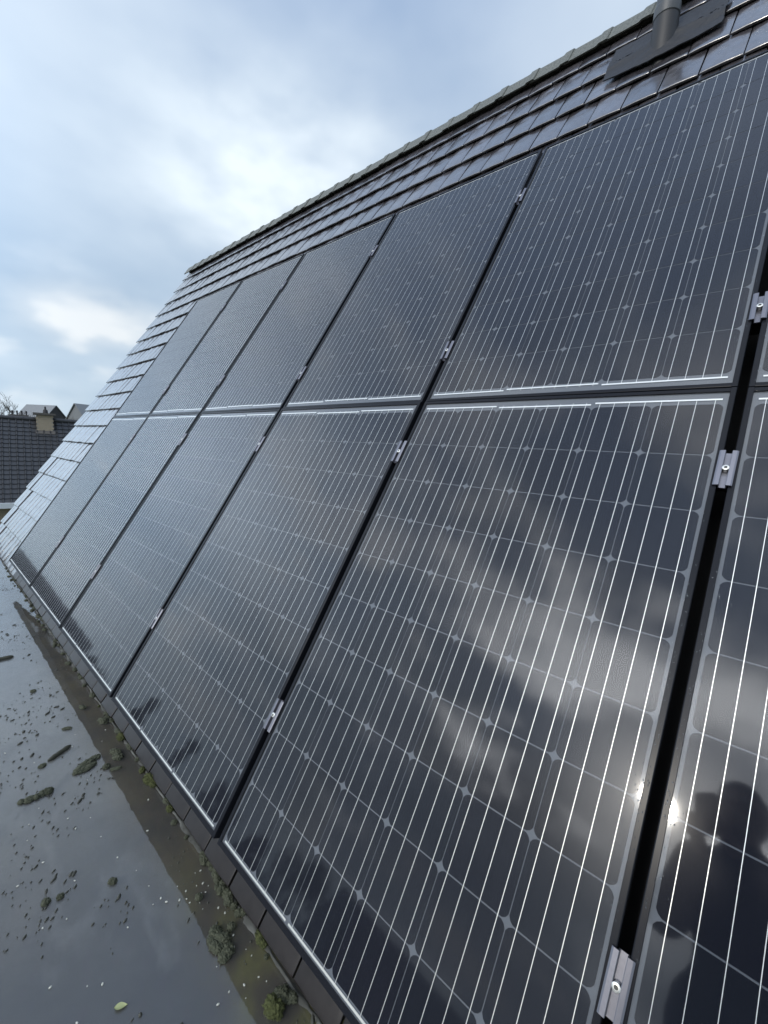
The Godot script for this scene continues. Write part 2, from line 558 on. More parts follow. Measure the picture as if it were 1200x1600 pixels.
func make_panel() -> Node3D:
	# local: x across, y up the slope from the foot of the frame, z out; the wide white margin is at the head
	var p := thing("solar_panel", "", "solar panel", Transform3D())
	var fw := 0.0125
	# frame rails
	var mb := Mb.new()
	var pr := rail_profile(fw)
	mb.prism(Transform3D(Basis(Vector3(1, 0, 0), Vector3(0, 0, 1), Vector3(0, -1, 0)), Vector3(0, PH, 0)), pr, 0.0, PH)
	part("frame_rail", mb.done(), mats.frame, p)
	mb = Mb.new()
	mb.prism(Transform3D(Basis(Vector3(-1, 0, 0), Vector3(0, 0, 1), Vector3(0, 1, 0)), Vector3(PW, 0, 0)), pr, 0.0, PH)
	part("frame_rail", mb.done(), mats.frame, p)
	mb = Mb.new()
	mb.prism(Transform3D(Basis(Vector3(0, 1, 0), Vector3(0, 0, 1), Vector3(1, 0, 0)), Vector3(0, 0, -0.0003)), pr, fw, PW - fw)
	part("frame_rail", mb.done(), mats.frame, p)
	mb = Mb.new()
	mb.prism(Transform3D(Basis(Vector3(0, -1, 0), Vector3(0, 0, 1), Vector3(-1, 0, 0)), Vector3(PW, PH, -0.0003)), pr, fw, PW - fw)
	part("frame_rail", mb.done(), mats.frame, p)
	# backsheet
	mb = Mb.new()
	mb.box(T(Vector3(PW * 0.5, PH * 0.5, -0.0080)), Vector3(PW - 0.012, PH - 0.012, 0.005))
	part("backsheet", mb.done(), mats.backsheet, p)
	# cells
	var c := CELL - 0.0021
	var ch := 0.0108
	var o := PackedVector2Array()
	for q in 4:
		var ang := PI * 0.5 * q
		for s in 3:
			var f: float = [0.0, 0.5, 1.0][s]
			var corner := Vector2(c * 0.5 - ch * (1.0 - f), -c * 0.5 + ch * f).rotated(ang)
			var inn := Vector2(0.0012 * sin(PI * f), -0.0012 * sin(PI * f)).rotated(ang)
			o.append(corner + inn)
	for q in o.size(): o[q] = Vector2(o[q].x, o[q].y * (CELL - 0.0032) / c)
	mb = Mb.new()
	for q in o.size():
		mb.tri(Vector3.ZERO, Vector3(o[q].x, o[q].y, 0), Vector3(o[(q + 1) % o.size()].x, o[(q + 1) % o.size()].y, 0), Vector3(0, 0, 1))
		mb.quad(Vector3(o[q].x, o[q].y, 0), Vector3(o[(q + 1) % o.size()].x, o[(q + 1) % o.size()].y, 0), Vector3(o[(q + 1) % o.size()].x, o[(q + 1) % o.size()].y, -0.0008), Vector3(o[q].x, o[q].y, -0.0008), Vector3(o[q].x, o[q].y, 0))
	var cell := mb.done()
	var x0 := (PW - 6.0 * CELL) * 0.5
	var y0 := 0.0255
	for j in 10:
		for k in 6:
			part("cell", cell, [mats.cell, mats.cell_b, mats.cell_c, mats.cell][rng.randi() % 4], p, T(Vector3(x0 + CELL * (k + 0.5), y0 + CELL * (j + 0.5), -0.0045)))
	# ribbons: four to a cell
	mb = Mb.new()
	mb.box(T(Vector3(0, (10.0 * CELL + 0.022) * 0.5 - 0.006, 0)), Vector3(0.00115, 10.0 * CELL + 0.022, 0.0004))
	var rib := mb.done()
	for k in 24:
		part("ribbon", rib, mats.ribbon, p, T(Vector3(x0 + CELL * (floorf(k / 4.0) + 0.125 + 0.25 * (k % 4)), y0, -0.0042)))
	# collecting ribbons at both ends, two cells each, staggered
	var pair := CELL * 1.93
	mb = Mb.new()
	mb.box(T(Vector3.ZERO), Vector3(pair, 0.005, 0.0005))
	var bus := mb.done()
	for k in 3:
		part("collecting_ribbon", bus, mats.ribbon, p, T(Vector3(x0 + CELL * (2.0 * k + 1.0), y0 - 0.0055, -0.0039)))
		part("collecting_ribbon", bus, mats.ribbon, p, T(Vector3(x0 + CELL * (2.0 * k + 1.0), y0 + CELL * 10.0 + (0.0135 if k != 1 else 0.0085), -0.0039)))
	# glass
	mb = Mb.new()
	mb.quad(Vector3(0.006, 0.006, -0.0018), Vector3(PW - 0.006, 0.006, -0.0018), Vector3(PW - 0.006, PH - 0.006, -0.0018), Vector3(0.006, PH - 0.006, -0.0018), Vector3(0, 0, 1))
	part("glass", mb.done(), mats.glass, p)
	return p

func copy(o: Node3D, t: Transform3D, label: String, base: String) -> Node3D:
	var c: Node3D = o.duplicate()
	c.name = numbered(base)
	add_child(c)
	c.transform = t
	c.set_meta("label", label)
	return c

func build_panels() -> void:
	var proto := make_panel()
	var lower := ["whole black solar panel in front, lower row, beside the wide gap with big silver clamps", "second whole solar panel of the lower row, just left of the large front one",
		"middle one of the five whole solar panels in the lower row, streaked by cloud reflections", "lower row solar panel next to the last one, second from the bare tile strip",
		"farthest lower row solar panel, beside the bare tile strip and the end of the eave"]
	var upper := ["largest upper row solar panel below the vent pipe and its flashing", "second whole solar panel of the upper row, left of the one under the vent pipe",
		"middle one of the five whole solar panels in the upper row", "upper row solar panel next to the last one, second from the bare tile strip",
		"farthest upper row solar panel at the corner of the bare tiles"]
	var first := true
	for k in range(-1, 5):
		var u := -0.0185 - COL * k
		var tl := roof * T(Vector3(u, -1.6105, rng.randf_range(-0.002, 0.0)), Basis.from_euler(Vector3(rng.randf_range(-0.002, 0.002), rng.randf_range(-0.002, 0.002), 0)))
		var tu := roof * T(Vector3(u + PW, 0.0535 + PH, rng.randf_range(-0.002, 0.0)), Basis(Vector3(0, 0, 1), PI) * Basis.from_euler(Vector3(rng.randf_range(-0.002, 0.002), rng.randf_range(-0.002, 0.002), 0)))
		var ll: String = "solar panel cut off by the right edge, lower row, mirroring the photographer" if k < 0 else lower[k]
		var lu: String = "sliver of an upper row solar panel at the right edge above a clamp" if k < 0 else upper[k]
		if first:
			proto.transform = tl
			tag(proto, ll, "solar panel", "solar panels in two rows on the roof")
			first = false
		else:
			copy(proto, tl, ll, "solar_panel")
		copy(proto, tu, lu, "solar_panel")
	# rails under the panels
	var mb := Mb.new()
	mb.box(T(Vector3(-1.03, 0, 0)), Vector3(6.02, 0.04, 0.04))
	var rail := mb.done()
	var where := ["lowest", "second lowest", "second highest", "highest"]
	for k in 4:
		var o := part("mounting_rail", rail, mats.rail, self, roof * T(Vector3(0, [-1.233, -0.195, 0.325, 1.33][k], -0.0585)))
		tag(o, "black mounting rail under the panels, %s of four, glimpsed in the gaps" % where[k], "rail", "rails carrying the solar panels")
	# mid clamps: two wings and a channel with a bolt
	var c := thing("panel_clamp", "", "clamp", Transform3D())
	var o := PackedVector2Array([Vector2(-0.0185, 0.0008), Vector2(-0.0085, 0.0008), Vector2(-0.0085, -0.012), Vector2(0.0085, -0.012), Vector2(0.0085, 0.0008), Vector2(0.0185, 0.0008),
		Vector2(0.0182, 0.0030), Vector2(0.0150, 0.0046), Vector2(0.0072, 0.0052), Vector2(0.0062, 0.0045), Vector2(0.0062, -0.009), Vector2(-0.0062, -0.009), Vector2(-0.0062, 0.0045), Vector2(-0.0072, 0.0052), Vector2(-0.0150, 0.0046), Vector2(-0.0182, 0.0030)])
	mb = Mb.new()
	mb.prism(Transform3D(Basis(Vector3(1, 0, 0), Vector3(0, 0, 1), Vector3(0, -1, 0)), Vector3.ZERO), o, -0.0485, 0.0485)
	part("clamp_body", mb.done(), mats.aluminium, c)
	mb = Mb.new()
	var pts := []
	for ring in [[0.0060, -0.009], [0.0072, 0.002], [0.0074, 0.0046], [0.0064, 0.0056], [0.0034, 0.0056]]:
		var row := []
		for q in 20: row.append(Vector3(cos(TAU * q / 20.0) * ring[0], sin(TAU * q / 20.0) * ring[0], ring[1]))
		pts.append(row)
	mb.sheet(pts, Vector3(0, 0, 1), true)
	var bolt := part("bolt", mb.done(), mats.bolt, c)
	mb = Mb.new()
	var hexa := PackedVector2Array()
	for q in 6: hexa.append(Vector2.from_angle(TAU * q / 6.0) * 0.0036)
	mb.prism(T(Vector3.ZERO), hexa, -0.006, 0.0044)
	part("hex_socket", mb.done(), mats.socket, bolt)
	var gaps := ["the wide gap at the right edge", "the gap left of the large front panels", "the third gap from the right", "the fourth gap from the right", "the farthest gap"]
	var ord := ["lowest", "second lowest", "third lowest", "topmost"]
	first = true
	for g in 5:
		for k in 4:
			var v: float = [-1.233, -0.197, 0.326, 1.33][k] + (rng.randf_range(-0.02, 0.02) if g > 1 else 0.0)
			var t := roof * T(Vector3(-0.0185 - COL * (g - 1) - COL + PW + 0.0105, v, 0.0006), Basis(Vector3(0, 0, 1), rng.randf_range(-0.02, 0.02)))
			var label := "silver clamp with a bolt, %s in %s" % [ord[k], gaps[g]]
			if first:
				c.transform = t
				tag(c, label, "clamp", "clamps between the solar panels")
				first = false
			else:
				copy(c, t, label, "panel_clamp")

func build_drops() -> void:
	# rain drops left along the frames beside the wide gap
	var mm := MultiMesh.new()
	mm.transform_format = MultiMesh.TRANSFORM_3D
	var sp := SphereMesh.new()
	sp.radius = 1.0
	sp.height = 2.0
	sp.radial_segments = 10
	sp.rings = 6
	mm.mesh = sp
	mm.instance_count = 420
	for k in 420:
		var side := 1.0 if rng.randf() < 0.5 else -1.0
		var off := 0.0155 + absf(rng.randfn()) * 0.014
		var s := rng.randf_range(0.0005, 0.0013)
		var v := -0.83 + rng.randfn() * 0.18 if k < 300 else rng.randf_range(-1.55, 1.6)
		mm.set_instance_transform(k, roof * Transform3D(Basis().scaled(Vector3(s, s * rng.randf_range(1.0, 1.6), s * 0.5)), Vector3(0.982 + side * off, v, -0.0016 if off > 0.0235 else 0.0002)))
	var mi := MultiMeshInstance3D.new()
	mi.name = "rain_drops"
	mi.multimesh = mm
	mi.material_override = mats.drop
	add_child(mi)
	tag(mi, "rain drops on glass and frames beside the wide gap", "drops", "", "stuff")

# ------------------------------------------------------------------ vent pipe
func build_pipe() -> void:
	var b := rl(0.335, 2.575, -0.12)
	var t := T(b)
	var p := thing("vent_pipe", "grey vent pipe in a dark cup rising from the tiles near the ridge", "pipe", t)
	var lathe := func(prof: Array) -> ArrayMesh:
		var mb := Mb.new()
		var rows := []
		for q in prof:
			var row := []
			for s in 32: row.append(Vector3(cos(TAU * s / 32.0) * q[0] * 0.8, q[1], sin(TAU * s / 32.0) * q[0] * 0.8))
			rows.append(row)
		mb.sheet(rows, Vector3.UP, true)
		return mb.done()
	part("cup", lathe.call([[0.088, -0.20], [0.083, -0.05], [0.078, 0.04], [0.075, 0.105], [0.072, 0.115], [0.066, 0.118]]), mats.pipe_cup, p)
	part("collar", lathe.call([[0.070, 0.105], [0.077, 0.108], [0.079, 0.112], [0.079, 0.155], [0.077, 0.162], [0.069, 0.164]]), mats.pipe, p)
	part("pipe", lathe.call([[0.0685, 0.10], [0.0685, 0.62], [0.066, 0.63], [0.055, 0.63], [0.055, 0.4]]), mats.pipe, p)
	# lip round the foot, following the slope
	var mb := Mb.new()
	var pts := PackedVector3Array()
	var rad := PackedFloat32Array()
	for q in 33:
		var a := TAU * q / 32.0
		var x := cos(a) * 0.071
		var z := sin(a) * 0.071
		pts.append(Vector3(x, -z * tan(deg_to_rad(PITCH)) + 0.012, z))
		rad.append(0.006)
	mb.tube(pts, rad, 8, false)
	part("cup_rim", mb.done(), mats.pipe_cup, p)
	# flashing draped over the courses
	mb = Mb.new()
	var nz := noise(301, 9.0, 3)
	var rows := []
	for j in 25:
		var row := []
		for k in 29:
			var fu := k / 28.0
			var fv := j / 24.0
			var u := lerpf(0.055, 0.60, fu)
			var v := lerpf(2.425, 2.79, fv) + 0.006 * nz.get_noise_2d(u * 0.8, fv * 0.3) + (0.045 * pow(absf(fu - 0.5) * 2.0, 1.5) if fv < 0.5 else 0.0)
			u += 0.006 * nz.get_noise_2d(fv, u)
			var ph := fposmod(v - V0, TG) / TG
			var n := LIP + 0.020 - 0.013 * ph + 0.013 * smoothstep(0.72, 1.0, ph) + 0.003 * nz.get_noise_2d(u * 2.0, v * 2.0)
			n += 0.030 * exp(-(pow((u - 0.33) / 0.11, 2.0) + pow((v - 2.56) / 0.10, 2.0)))
			row.append(roof * Vector3(u, v, n))
		rows.append(row)
	mb.sheet(rows, roof.basis.z)
	var low := []
	for r in rows:
		var row := []
		for q in r: row.append(q - roof.basis.z * 0.006)
		low.append(row)
	mb.sheet(low, -roof.basis.z)
	var rim: Array = [[rows[0], low[0]], [rows[24], low[24]]]
	for e in rim: mb.sheet(e, -roof.basis.y)
	for k in [0, 28]:
		var a := []
		var d := []
		for j in 25:
			a.append(rows[j][k])
			d.append(low[j][k])
		mb.sheet([a, d], roof.basis.x if k else -roof.basis.x)
	var f := part("flashing", mb.done(), mats.flashing, p)
	f.transform = t.affine_inverse()

# ------------------------------------------------------------------ flat roof and what lies on it
func lump(seed_: int, rough := 0.45, seg := 22, blades := 420) -> ArrayMesh:
	var nz := noise(seed_, 1.6, 5)
	var r0 := RandomNumberGenerator.new()
	r0.seed = seed_
	var mb := Mb.new()
	var rows := []
	var shape := func(d: Vector3) -> float:
		return 1.0 + rough * nz.get_noise_3dv(d * 1.3) + 0.22 * nz.get_noise_3dv(d * 4.5) + 0.10 * nz.get_noise_3dv(d * 12.0)
	for j in seg + 1:
		var th := PI * j / seg
		var row := []
		for k in seg * 2:
			var a := TAU * k / (seg * 2.0)
			var d := Vector3(sin(th) * cos(a), cos(th), sin(th) * sin(a))
			row.append(d * shape.call(d))
		rows.append(row)
	mb.sheet(rows, Vector3.UP, true)
	# leafy shoots standing out of the cushion
	for k in blades:
		var d := Vector3(r0.randfn(), absf(r0.randfn()) * 0.9 - 0.15, r0.randfn()).normalized()
		var p: Vector3 = d * shape.call(d) * 0.97
		var out := (d + Vector3(r0.randf_range(-1, 1), r0.randf_range(-0.3, 1), r0.randf_range(-1, 1)) * 0.9).normalized() * r0.randf_range(0.08, 0.24)
		var side := out.cross(Vector3(r0.randfn(), r0.randfn(), r0.randfn())).normalized() * r0.randf_range(0.025, 0.055)
		mb.tri(p - side, p + side, p + out, d)
	return mb.done()

func build_flat_roof() -> void:
	var zf := 3.4
	var bed := Mb.new()
	bed.box(T(Vector3(-1.5, -0.075, zf * 0.5 - 0.3)), Vector3(9.4, 0.10, zf + 0.6))
	var n1 := noise(311, 1.1, 5)
	var n2 := noise(313, 5.0, 4)
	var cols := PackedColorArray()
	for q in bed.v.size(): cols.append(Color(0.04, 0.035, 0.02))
	var bed_rows := []
	var xx := -6.2
	var zs := []
	var zz := -0.28
	while zz < zf + 0.25:
		zs.append(zz)
		zz += 0.0125 if zz < 0.75 else 0.05
	while xx < 3.2:
		var bed_row := []
		for z in zs:
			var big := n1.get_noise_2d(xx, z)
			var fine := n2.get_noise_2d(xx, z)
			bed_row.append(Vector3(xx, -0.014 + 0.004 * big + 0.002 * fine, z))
			# brown run along the eave, olive algae near by, grey silt beyond, toned to stand in for sky sheen, with paler tide marks
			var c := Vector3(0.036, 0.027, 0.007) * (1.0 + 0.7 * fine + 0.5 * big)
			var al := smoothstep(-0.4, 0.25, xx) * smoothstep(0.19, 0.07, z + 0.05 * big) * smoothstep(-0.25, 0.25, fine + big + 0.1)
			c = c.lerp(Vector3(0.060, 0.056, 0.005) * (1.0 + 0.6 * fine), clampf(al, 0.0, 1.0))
			var si := smoothstep(0.07, 0.20, z + 0.05 * big + 0.03 * fine)  # edge set where the sky reflection begins on the water
			var g := Vector3(0.024, 0.0245, 0.0225) * (1.0 + 3.0 * smoothstep(-0.1, -1.6, xx + 0.5 * big)) * (1.0 + 0.6 * big + 0.25 * fine)  # silt paled with distance: the water's far sheen painted into the bed
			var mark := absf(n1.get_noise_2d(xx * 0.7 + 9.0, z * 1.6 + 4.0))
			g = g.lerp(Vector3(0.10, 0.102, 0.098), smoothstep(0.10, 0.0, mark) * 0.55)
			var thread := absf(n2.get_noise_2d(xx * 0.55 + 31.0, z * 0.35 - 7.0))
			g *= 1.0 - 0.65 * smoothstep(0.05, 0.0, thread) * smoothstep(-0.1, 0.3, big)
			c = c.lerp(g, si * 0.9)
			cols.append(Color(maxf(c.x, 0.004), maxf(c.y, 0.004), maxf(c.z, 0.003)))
		bed_rows.append(bed_row)
		xx += 0.022
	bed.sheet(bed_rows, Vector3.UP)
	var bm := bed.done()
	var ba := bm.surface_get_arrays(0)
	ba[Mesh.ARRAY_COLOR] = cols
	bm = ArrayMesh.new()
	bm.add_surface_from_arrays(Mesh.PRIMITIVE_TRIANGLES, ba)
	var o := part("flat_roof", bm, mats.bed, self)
	tag(o, "flat roof with brown sludge under shallow water", "", "", "structure")
	var mb := Mb.new()
	mb.quad(Vector3(-6.18, 0, -0.25), Vector3(3.2, 0, -0.25), Vector3(3.2, 0, zf), Vector3(-6.18, 0, zf), Vector3.UP)
	tag(part("water", mb.done(), mats.water, self), "shallow rain water standing on the flat roof", "", "", "structure")
	mb = Mb.new()
	mb.quad(Vector3(-6.18, -0.003, -0.25), Vector3(3.2, -0.003, -0.25), Vector3(3.2, -0.003, zf), Vector3(-6.18, -0.003, zf), Vector3.UP)
	tag(part("added_reflection_sheet", mb.done(), mats.water, self), "added clear sheet just under the water surface, strengthening its reflection", "", "", "structure")  # second sheet, added only to make the water reflect more
	mb = Mb.new()
	mb.box(T(Vector3(-6.24, 0.0, zf * 0.5)), Vector3(0.12, 0.2, zf + 0.1))
	mb.box(T(Vector3(-1.5, 0.0, zf + 0.05)), Vector3(9.36, 0.2, 0.12))
	tag(part("roof_kerb", mb.done(), mats.lead, self), "low dark kerb round the flooded flat roof", "kerb")
	# algae and silt lie on the bed in ragged sheets
	var nz := noise(311, 2.2, 4)
	var patch := func(n0: FastNoiseLite, x0: float, x1: float, zmid: Callable, wide: Callable, y: float, step: float) -> ArrayMesh:
		var b := Mb.new()
		var rows := []
		var x := x0
		while x <= x1:
			var row := []
			var c: float = zmid.call(x)
			var w: float = maxf(wide.call(x), 0.004)
			for k in 9:
				var f := k / 8.0 * 2.0 - 1.0
				row.append(Vector3(x + 0.01 * n0.get_noise_2d(x * 9.0, f), y + 0.003 * (1.0 - f * f), c + f * w * (1.0 + 0.5 * n0.get_noise_2d(x * 6.0, f * 2.0))))
			rows.append(row)
			x += step
		b.sheet(rows, Vector3.UP)
		return b.done()
	# silt that has gathered along the eave, just breaking the surface
	var silt: ArrayMesh = patch.call(nz, -4.9, 1.6, func(x): return -0.010 + 0.004 * nz.get_noise_2d(x * 3.0, 7.0), func(x): return 0.003 + 0.022 * maxf(nz.get_noise_2d(x * 2.6, 2.0), 0.0) + 0.006 * nz.get_noise_2d(x * 14.0, 3.0), 0.0, 0.012)
	tag(part("silt", silt, mats.silt, self), "pale silt washed up along the foot of the tiles", "silt", "", "stuff")

func build_debris() -> void:
	var shapes := []
	for k in 6: shapes.append(lump(400 + k))
	var clump := func(called: String, label: String, cat: String, group: String, m: Material, x: float, z: float, size: Vector3, turn: float, sink := 0.25) -> void:
		var b := Basis(Vector3.UP, turn).scaled_local(size)
		var o := part(called, shapes[rng.randi() % 6], m, self, T(Vector3(x, size.y * (0.5 - sink), z), b))
		tag(o, label, cat, group)
	# a cluster is one clump of several lobes
	var cluster := func(called: String, label: String, cat: String, group: String, m: Material, lobes: Array) -> void:
		var mb := Mb.new()
		for l in lobes:
			var b: Basis = Basis(Vector3.UP, float(l[5])).scaled_local(Vector3(l[2] * 1.1, l[3] * 0.72, l[4] * 1.1))
			var arr: Array = shapes[rng.randi() % 6].surface_get_arrays(0)
			var base := mb.v.size()
			var t := T(Vector3(l[0], l[3] * 0.18, l[1]), b)
			var nb := b.inverse().transposed()
			for p in arr[Mesh.ARRAY_VERTEX]: mb.v.append(t * p)
			for p in arr[Mesh.ARRAY_NORMAL]: mb.n.append((nb * p).normalized())
			for q in arr[Mesh.ARRAY_INDEX]: mb.i.append(base + q)
		tag(part(called, mb.done(), m, self), label, cat, group)
	var g := "moss clumps lying in the water"
	cluster.call("moss_clump", "long dark moss clump of three lobes at the edge of the roof's reflection", "moss", g, mats.moss, [[-0.925, 0.178, 0.018, 0.012, 0.026, 0.5], [-0.945, 0.150, 0.016, 0.014, 0.032, 0.3], [-0.915, 0.150, 0.013, 0.011, 0.028, 0.4], [-0.96, 0.118, 0.014, 0.010, 0.020, 0.2]])
	cluster.call("moss_clump", "pair of moss cushions in the brown water left of the eave", "moss", g, mats.moss, [[-0.94, 0.045, 0.024, 0.014, 0.014, 0.4], [-0.90, 0.046, 0.022, 0.015, 0.017, 0.2]])
	cluster.call("moss_clump", "knobbly row of moss pieces farthest out in the water, low on the left", "moss", g, mats.moss, [[-0.887, 0.374, 0.011, 0.010, 0.010, 0.1], [-0.880, 0.352, 0.014, 0.011, 0.015, 0.6], [-0.876, 0.330, 0.012, 0.013, 0.011, 0.0], [-0.880, 0.312, 0.012, 0.012, 0.014, 0.3], [-0.876, 0.292, 0.012, 0.016, 0.014, 0.9], [-0.885, 0.300, 0.010, 0.014, 0.010, 0.9]])
	cluster.call("moss_clump", "largest dark moss clump in the brown water beside the front panel", "moss", g, mats.moss, [[0.055, 0.072, 0.016, 0.013, 0.014, 0.1], [0.085, 0.066, 0.020, 0.016, 0.013, 0.6], [0.092, 0.088, 0.022, 0.014, 0.012, 0.3], [0.122, 0.070, 0.017, 0.014, 0.015, 0.0], [0.128, 0.084, 0.015, 0.011, 0.012, 0.2], [0.066, 0.090, 0.012, 0.009, 0.010, 0.0]])
	clump.call("moss_clump", "small moss lump right beside the largest dark clump", "moss", g, mats.moss, 0.075, 0.034, Vector3(0.012, 0.010, 0.011), 0.2)
	clump.call("moss_clump", "grey moss lump touching the end of the three lobed clump", "moss", g, mats.moss, -0.868, 0.098, Vector3(0.013, 0.009, 0.014), 0.2)
	clump.call("moss_clump", "ragged moss scrap where the roof's reflection is notched", "moss", g, mats.moss, -0.83, 0.075, Vector3(0.022, 0.005, 0.010), 1.1)
	clump.call("moss_clump", "round moss pebble alone on the grey sheen, lower left", "moss", g, mats.moss, -0.311, 0.229, Vector3(0.013, 0.009, 0.010), 0.6)
	clump.call("moss_clump", "left of two round moss pebbles close together, lower left", "moss", g, mats.moss, -0.383, 0.385, Vector3(0.012, 0.008, 0.011), 0.2)
	clump.call("moss_clump", "right of two round moss pebbles close together, lower left", "moss", g, mats.moss, -0.372, 0.352, Vector3(0.010, 0.007, 0.009), 1.2)
	clump.call("moss_clump", "round moss pebble in the brown water near the front panel's corner", "moss", g, mats.moss, -0.072, 0.062, Vector3(0.012, 0.009, 0.010), 0.2)
	clump.call("moss_clump", "dark moss lump reaching from the eave below the third seam", "moss", g, mats.moss, -1.215, 0.022, Vector3(0.030, 0.012, 0.016), 0.3)
	clump.call("moss_clump", "dark moss lump in the brown water below the middle panel", "moss", g, mats.moss, -1.41, 0.062, Vector3(0.022, 0.009, 0.012), 0.3)
	clump.call("moss_clump", "small dark moss scrap on the bright sheen left of the reflection", "moss", g, mats.moss, -1.27, 0.155, Vector3(0.020, 0.005, 0.011), 0.9)
	clump.call("moss_clump", "curled dark scrap on the sheen, far up the water", "moss", g, mats.moss, -1.755, 0.209, Vector3(0.016, 0.006, 0.012), 0.3)
	clump.call("moss_clump", "bright green moss cushion at the bottom edge beside the eave", "moss", g, mats.green_moss, 0.318, 0.050, Vector3(0.026, 0.020, 0.020), 0.3)
	clump.call("moss_clump", "grey moss lump at the bottom edge next to the bright green cushion", "moss", g, mats.moss, 0.312, 0.024, Vector3(0.022, 0.016, 0.018), 0.9)
	# cushions along the eave
	var eg := "moss cushions along the foot of the tiles"
	var fresh := {-0.66: 0.022, -0.63: 0.014, -1.02: 0.018, -0.46: 0.012}
	for x in fresh:
		clump.call("moss_cushion", {-0.66: "fat bright green moss cushion at the waterline below the second panel", -0.63: "small green moss cushion touching the fat bright green one", -1.02: "green moss cushion at the waterline below the first seam", -0.46: "thin green moss cushion at the waterline left of the front panel"}[x], "moss", eg, mats.green_moss, x, -0.004, Vector3(fresh[x] * 1.3, fresh[x] * 0.95, fresh[x]), 0.3, 0.1)
	var nth := ["first", "second", "third", "fourth", "fifth", "sixth", "seventh", "eighth", "ninth", "tenth", "eleventh", "twelfth", "thirteenth", "fourteenth", "fifteenth", "sixteenth", "seventeenth", "eighteenth", "nineteenth", "twentieth"]
	for span in [[1.0, -0.02, "the front panel"], [-0.06, -1.02, "the second panel"], [-1.08, -2.05, "the middle panel"]]:
		var x: float = span[0]
		var k := 0
		while x > span[1] and k < 20:
			var s := rng.randf_range(0.006, 0.014)
			var green := rng.randf() < 0.25
			clump.call("moss_cushion", "small %s moss cushion at the waterline, %s from the near end of %s" % ["green" if green else "dark", nth[k], span[2]], "moss", eg, mats.green_moss if green else mats.moss, x, rng.randf_range(-0.014, 0.010), Vector3(s * rng.randf_range(0.9, 2.0), s * rng.randf_range(0.4, 0.8), s), rng.randf_range(-0.5, 0.5), 0.1)
			x -= rng.randf_range(0.03, 0.15)
			k += 1
	for q in 12:
		var s := rng.randf_range(0.010, 0.016)
		clump.call("moss_cushion", "dark moss cushion in the dense row by the front panel, %s from far end" % nth[q], "moss", eg, mats.moss, -0.19 + 0.022 * q + rng.randf_range(-0.006, 0.006), rng.randf_range(-0.012, 0.006), Vector3(s * rng.randf_range(0.9, 1.4), s * rng.randf_range(0.5, 0.9), s), rng.randf_range(-0.5, 0.5), 0.05)
	var tufts := MultiMesh.new()
	tufts.transform_format = MultiMesh.TRANSFORM_3D
	tufts.mesh = shapes[0]
	tufts.instance_count = 60
	for k in 60:
		var s := rng.randf_range(0.004, 0.012)
		tufts.set_instance_transform(k, Transform3D(Basis(Vector3.UP, rng.randf_range(-0.5, 0.5)).scaled_local(Vector3(s * 1.6, s * 0.7, s)), Vector3(rng.randf_range(-4.7, -2.1), 0.002, rng.randf_range(-0.014, 0.02))))
	var tm := MultiMeshInstance3D.new()
	tm.name = "far_moss"
	tm.multimesh = tufts
	tm.material_override = mats.moss
	add_child(tm)
	tag(tm, "moss scraps along the far end of the eave", "moss", "", "stuff")
	# sticks
	var stick := func(label: String, a: Vector3, b: Vector3, r: float) -> void:
		var mb := Mb.new()
		var p := PackedVector3Array()
		var w := PackedFloat32Array()
		for k in 11:
			var f := k / 10.0
			p.append(a.lerp(b, f) + Vector3(rng.randf_range(-1, 1), rng.randf_range(-0.4, 0.4), rng.randf_range(-1, 1)) * r * 0.14)
			w.append(r * (0.35 if k == 0 or k == 10 else 0.85 if k == 1 or k == 9 else rng.randf_range(0.92, 1.08)))
		mb.tube(p, w, 12)
		tag(part("stick", mb.done(), mats.wood, self), label, "stick", "sticks in the water")
	stick.call("short thick stick lying in the water in the middle of the sheen", Vector3(-1.072, 0.003, 0.262), Vector3(-1.120, 0.004, 0.172), 0.0095)
	stick.call("dark stick cut off by the left edge of the view", Vector3(-2.31, 0.004, 0.36), Vector3(-2.292, 0.004, 0.224), 0.012)
	clump.call("moss_clump", "crumbled dark scrap at the near end of the thick stick", "moss", g, mats.moss, -1.058, 0.283, Vector3(0.012, 0.006, 0.014), 0.4)
	# leaf
	var mb := Mb.new()
	var rows := []
	for j in 9:
		var f := j / 8.0
		var w := 0.0075 * sin(PI * pow(f, 0.8))
		var row := []
		for k in 5:
			var s := k / 2.0 - 1.0
			row.append(Vector3(s * w, 0.002 + 0.002 * s * s + 0.001 * sin(f * 5.0), f * 0.030))
		rows.append(row)
	mb.sheet(rows, Vector3.UP)
	var lo := []
	for r in rows:
		var row := []
		for q in r: row.append(q - Vector3(0, 0.0005, 0))
		lo.append(row)
	mb.sheet(lo, Vector3.DOWN)
	tag(part("leaf", mb.done(), mats.leaf, self, T(Vector3(0.035, 0, 0.322), Basis(Vector3.UP, 2.6))), "pale yellow green leaf afloat near the bottom edge", "leaf")
	# countless crumbs
	var crumbs := MultiMesh.new()
	crumbs.transform_format = MultiMesh.TRANSFORM_3D
	crumbs.mesh = lump(450, 0.5, 6, 0)
	var where: Array[Transform3D] = []
	var cl := noise(321, 2.4, 3)
	var tries := 0
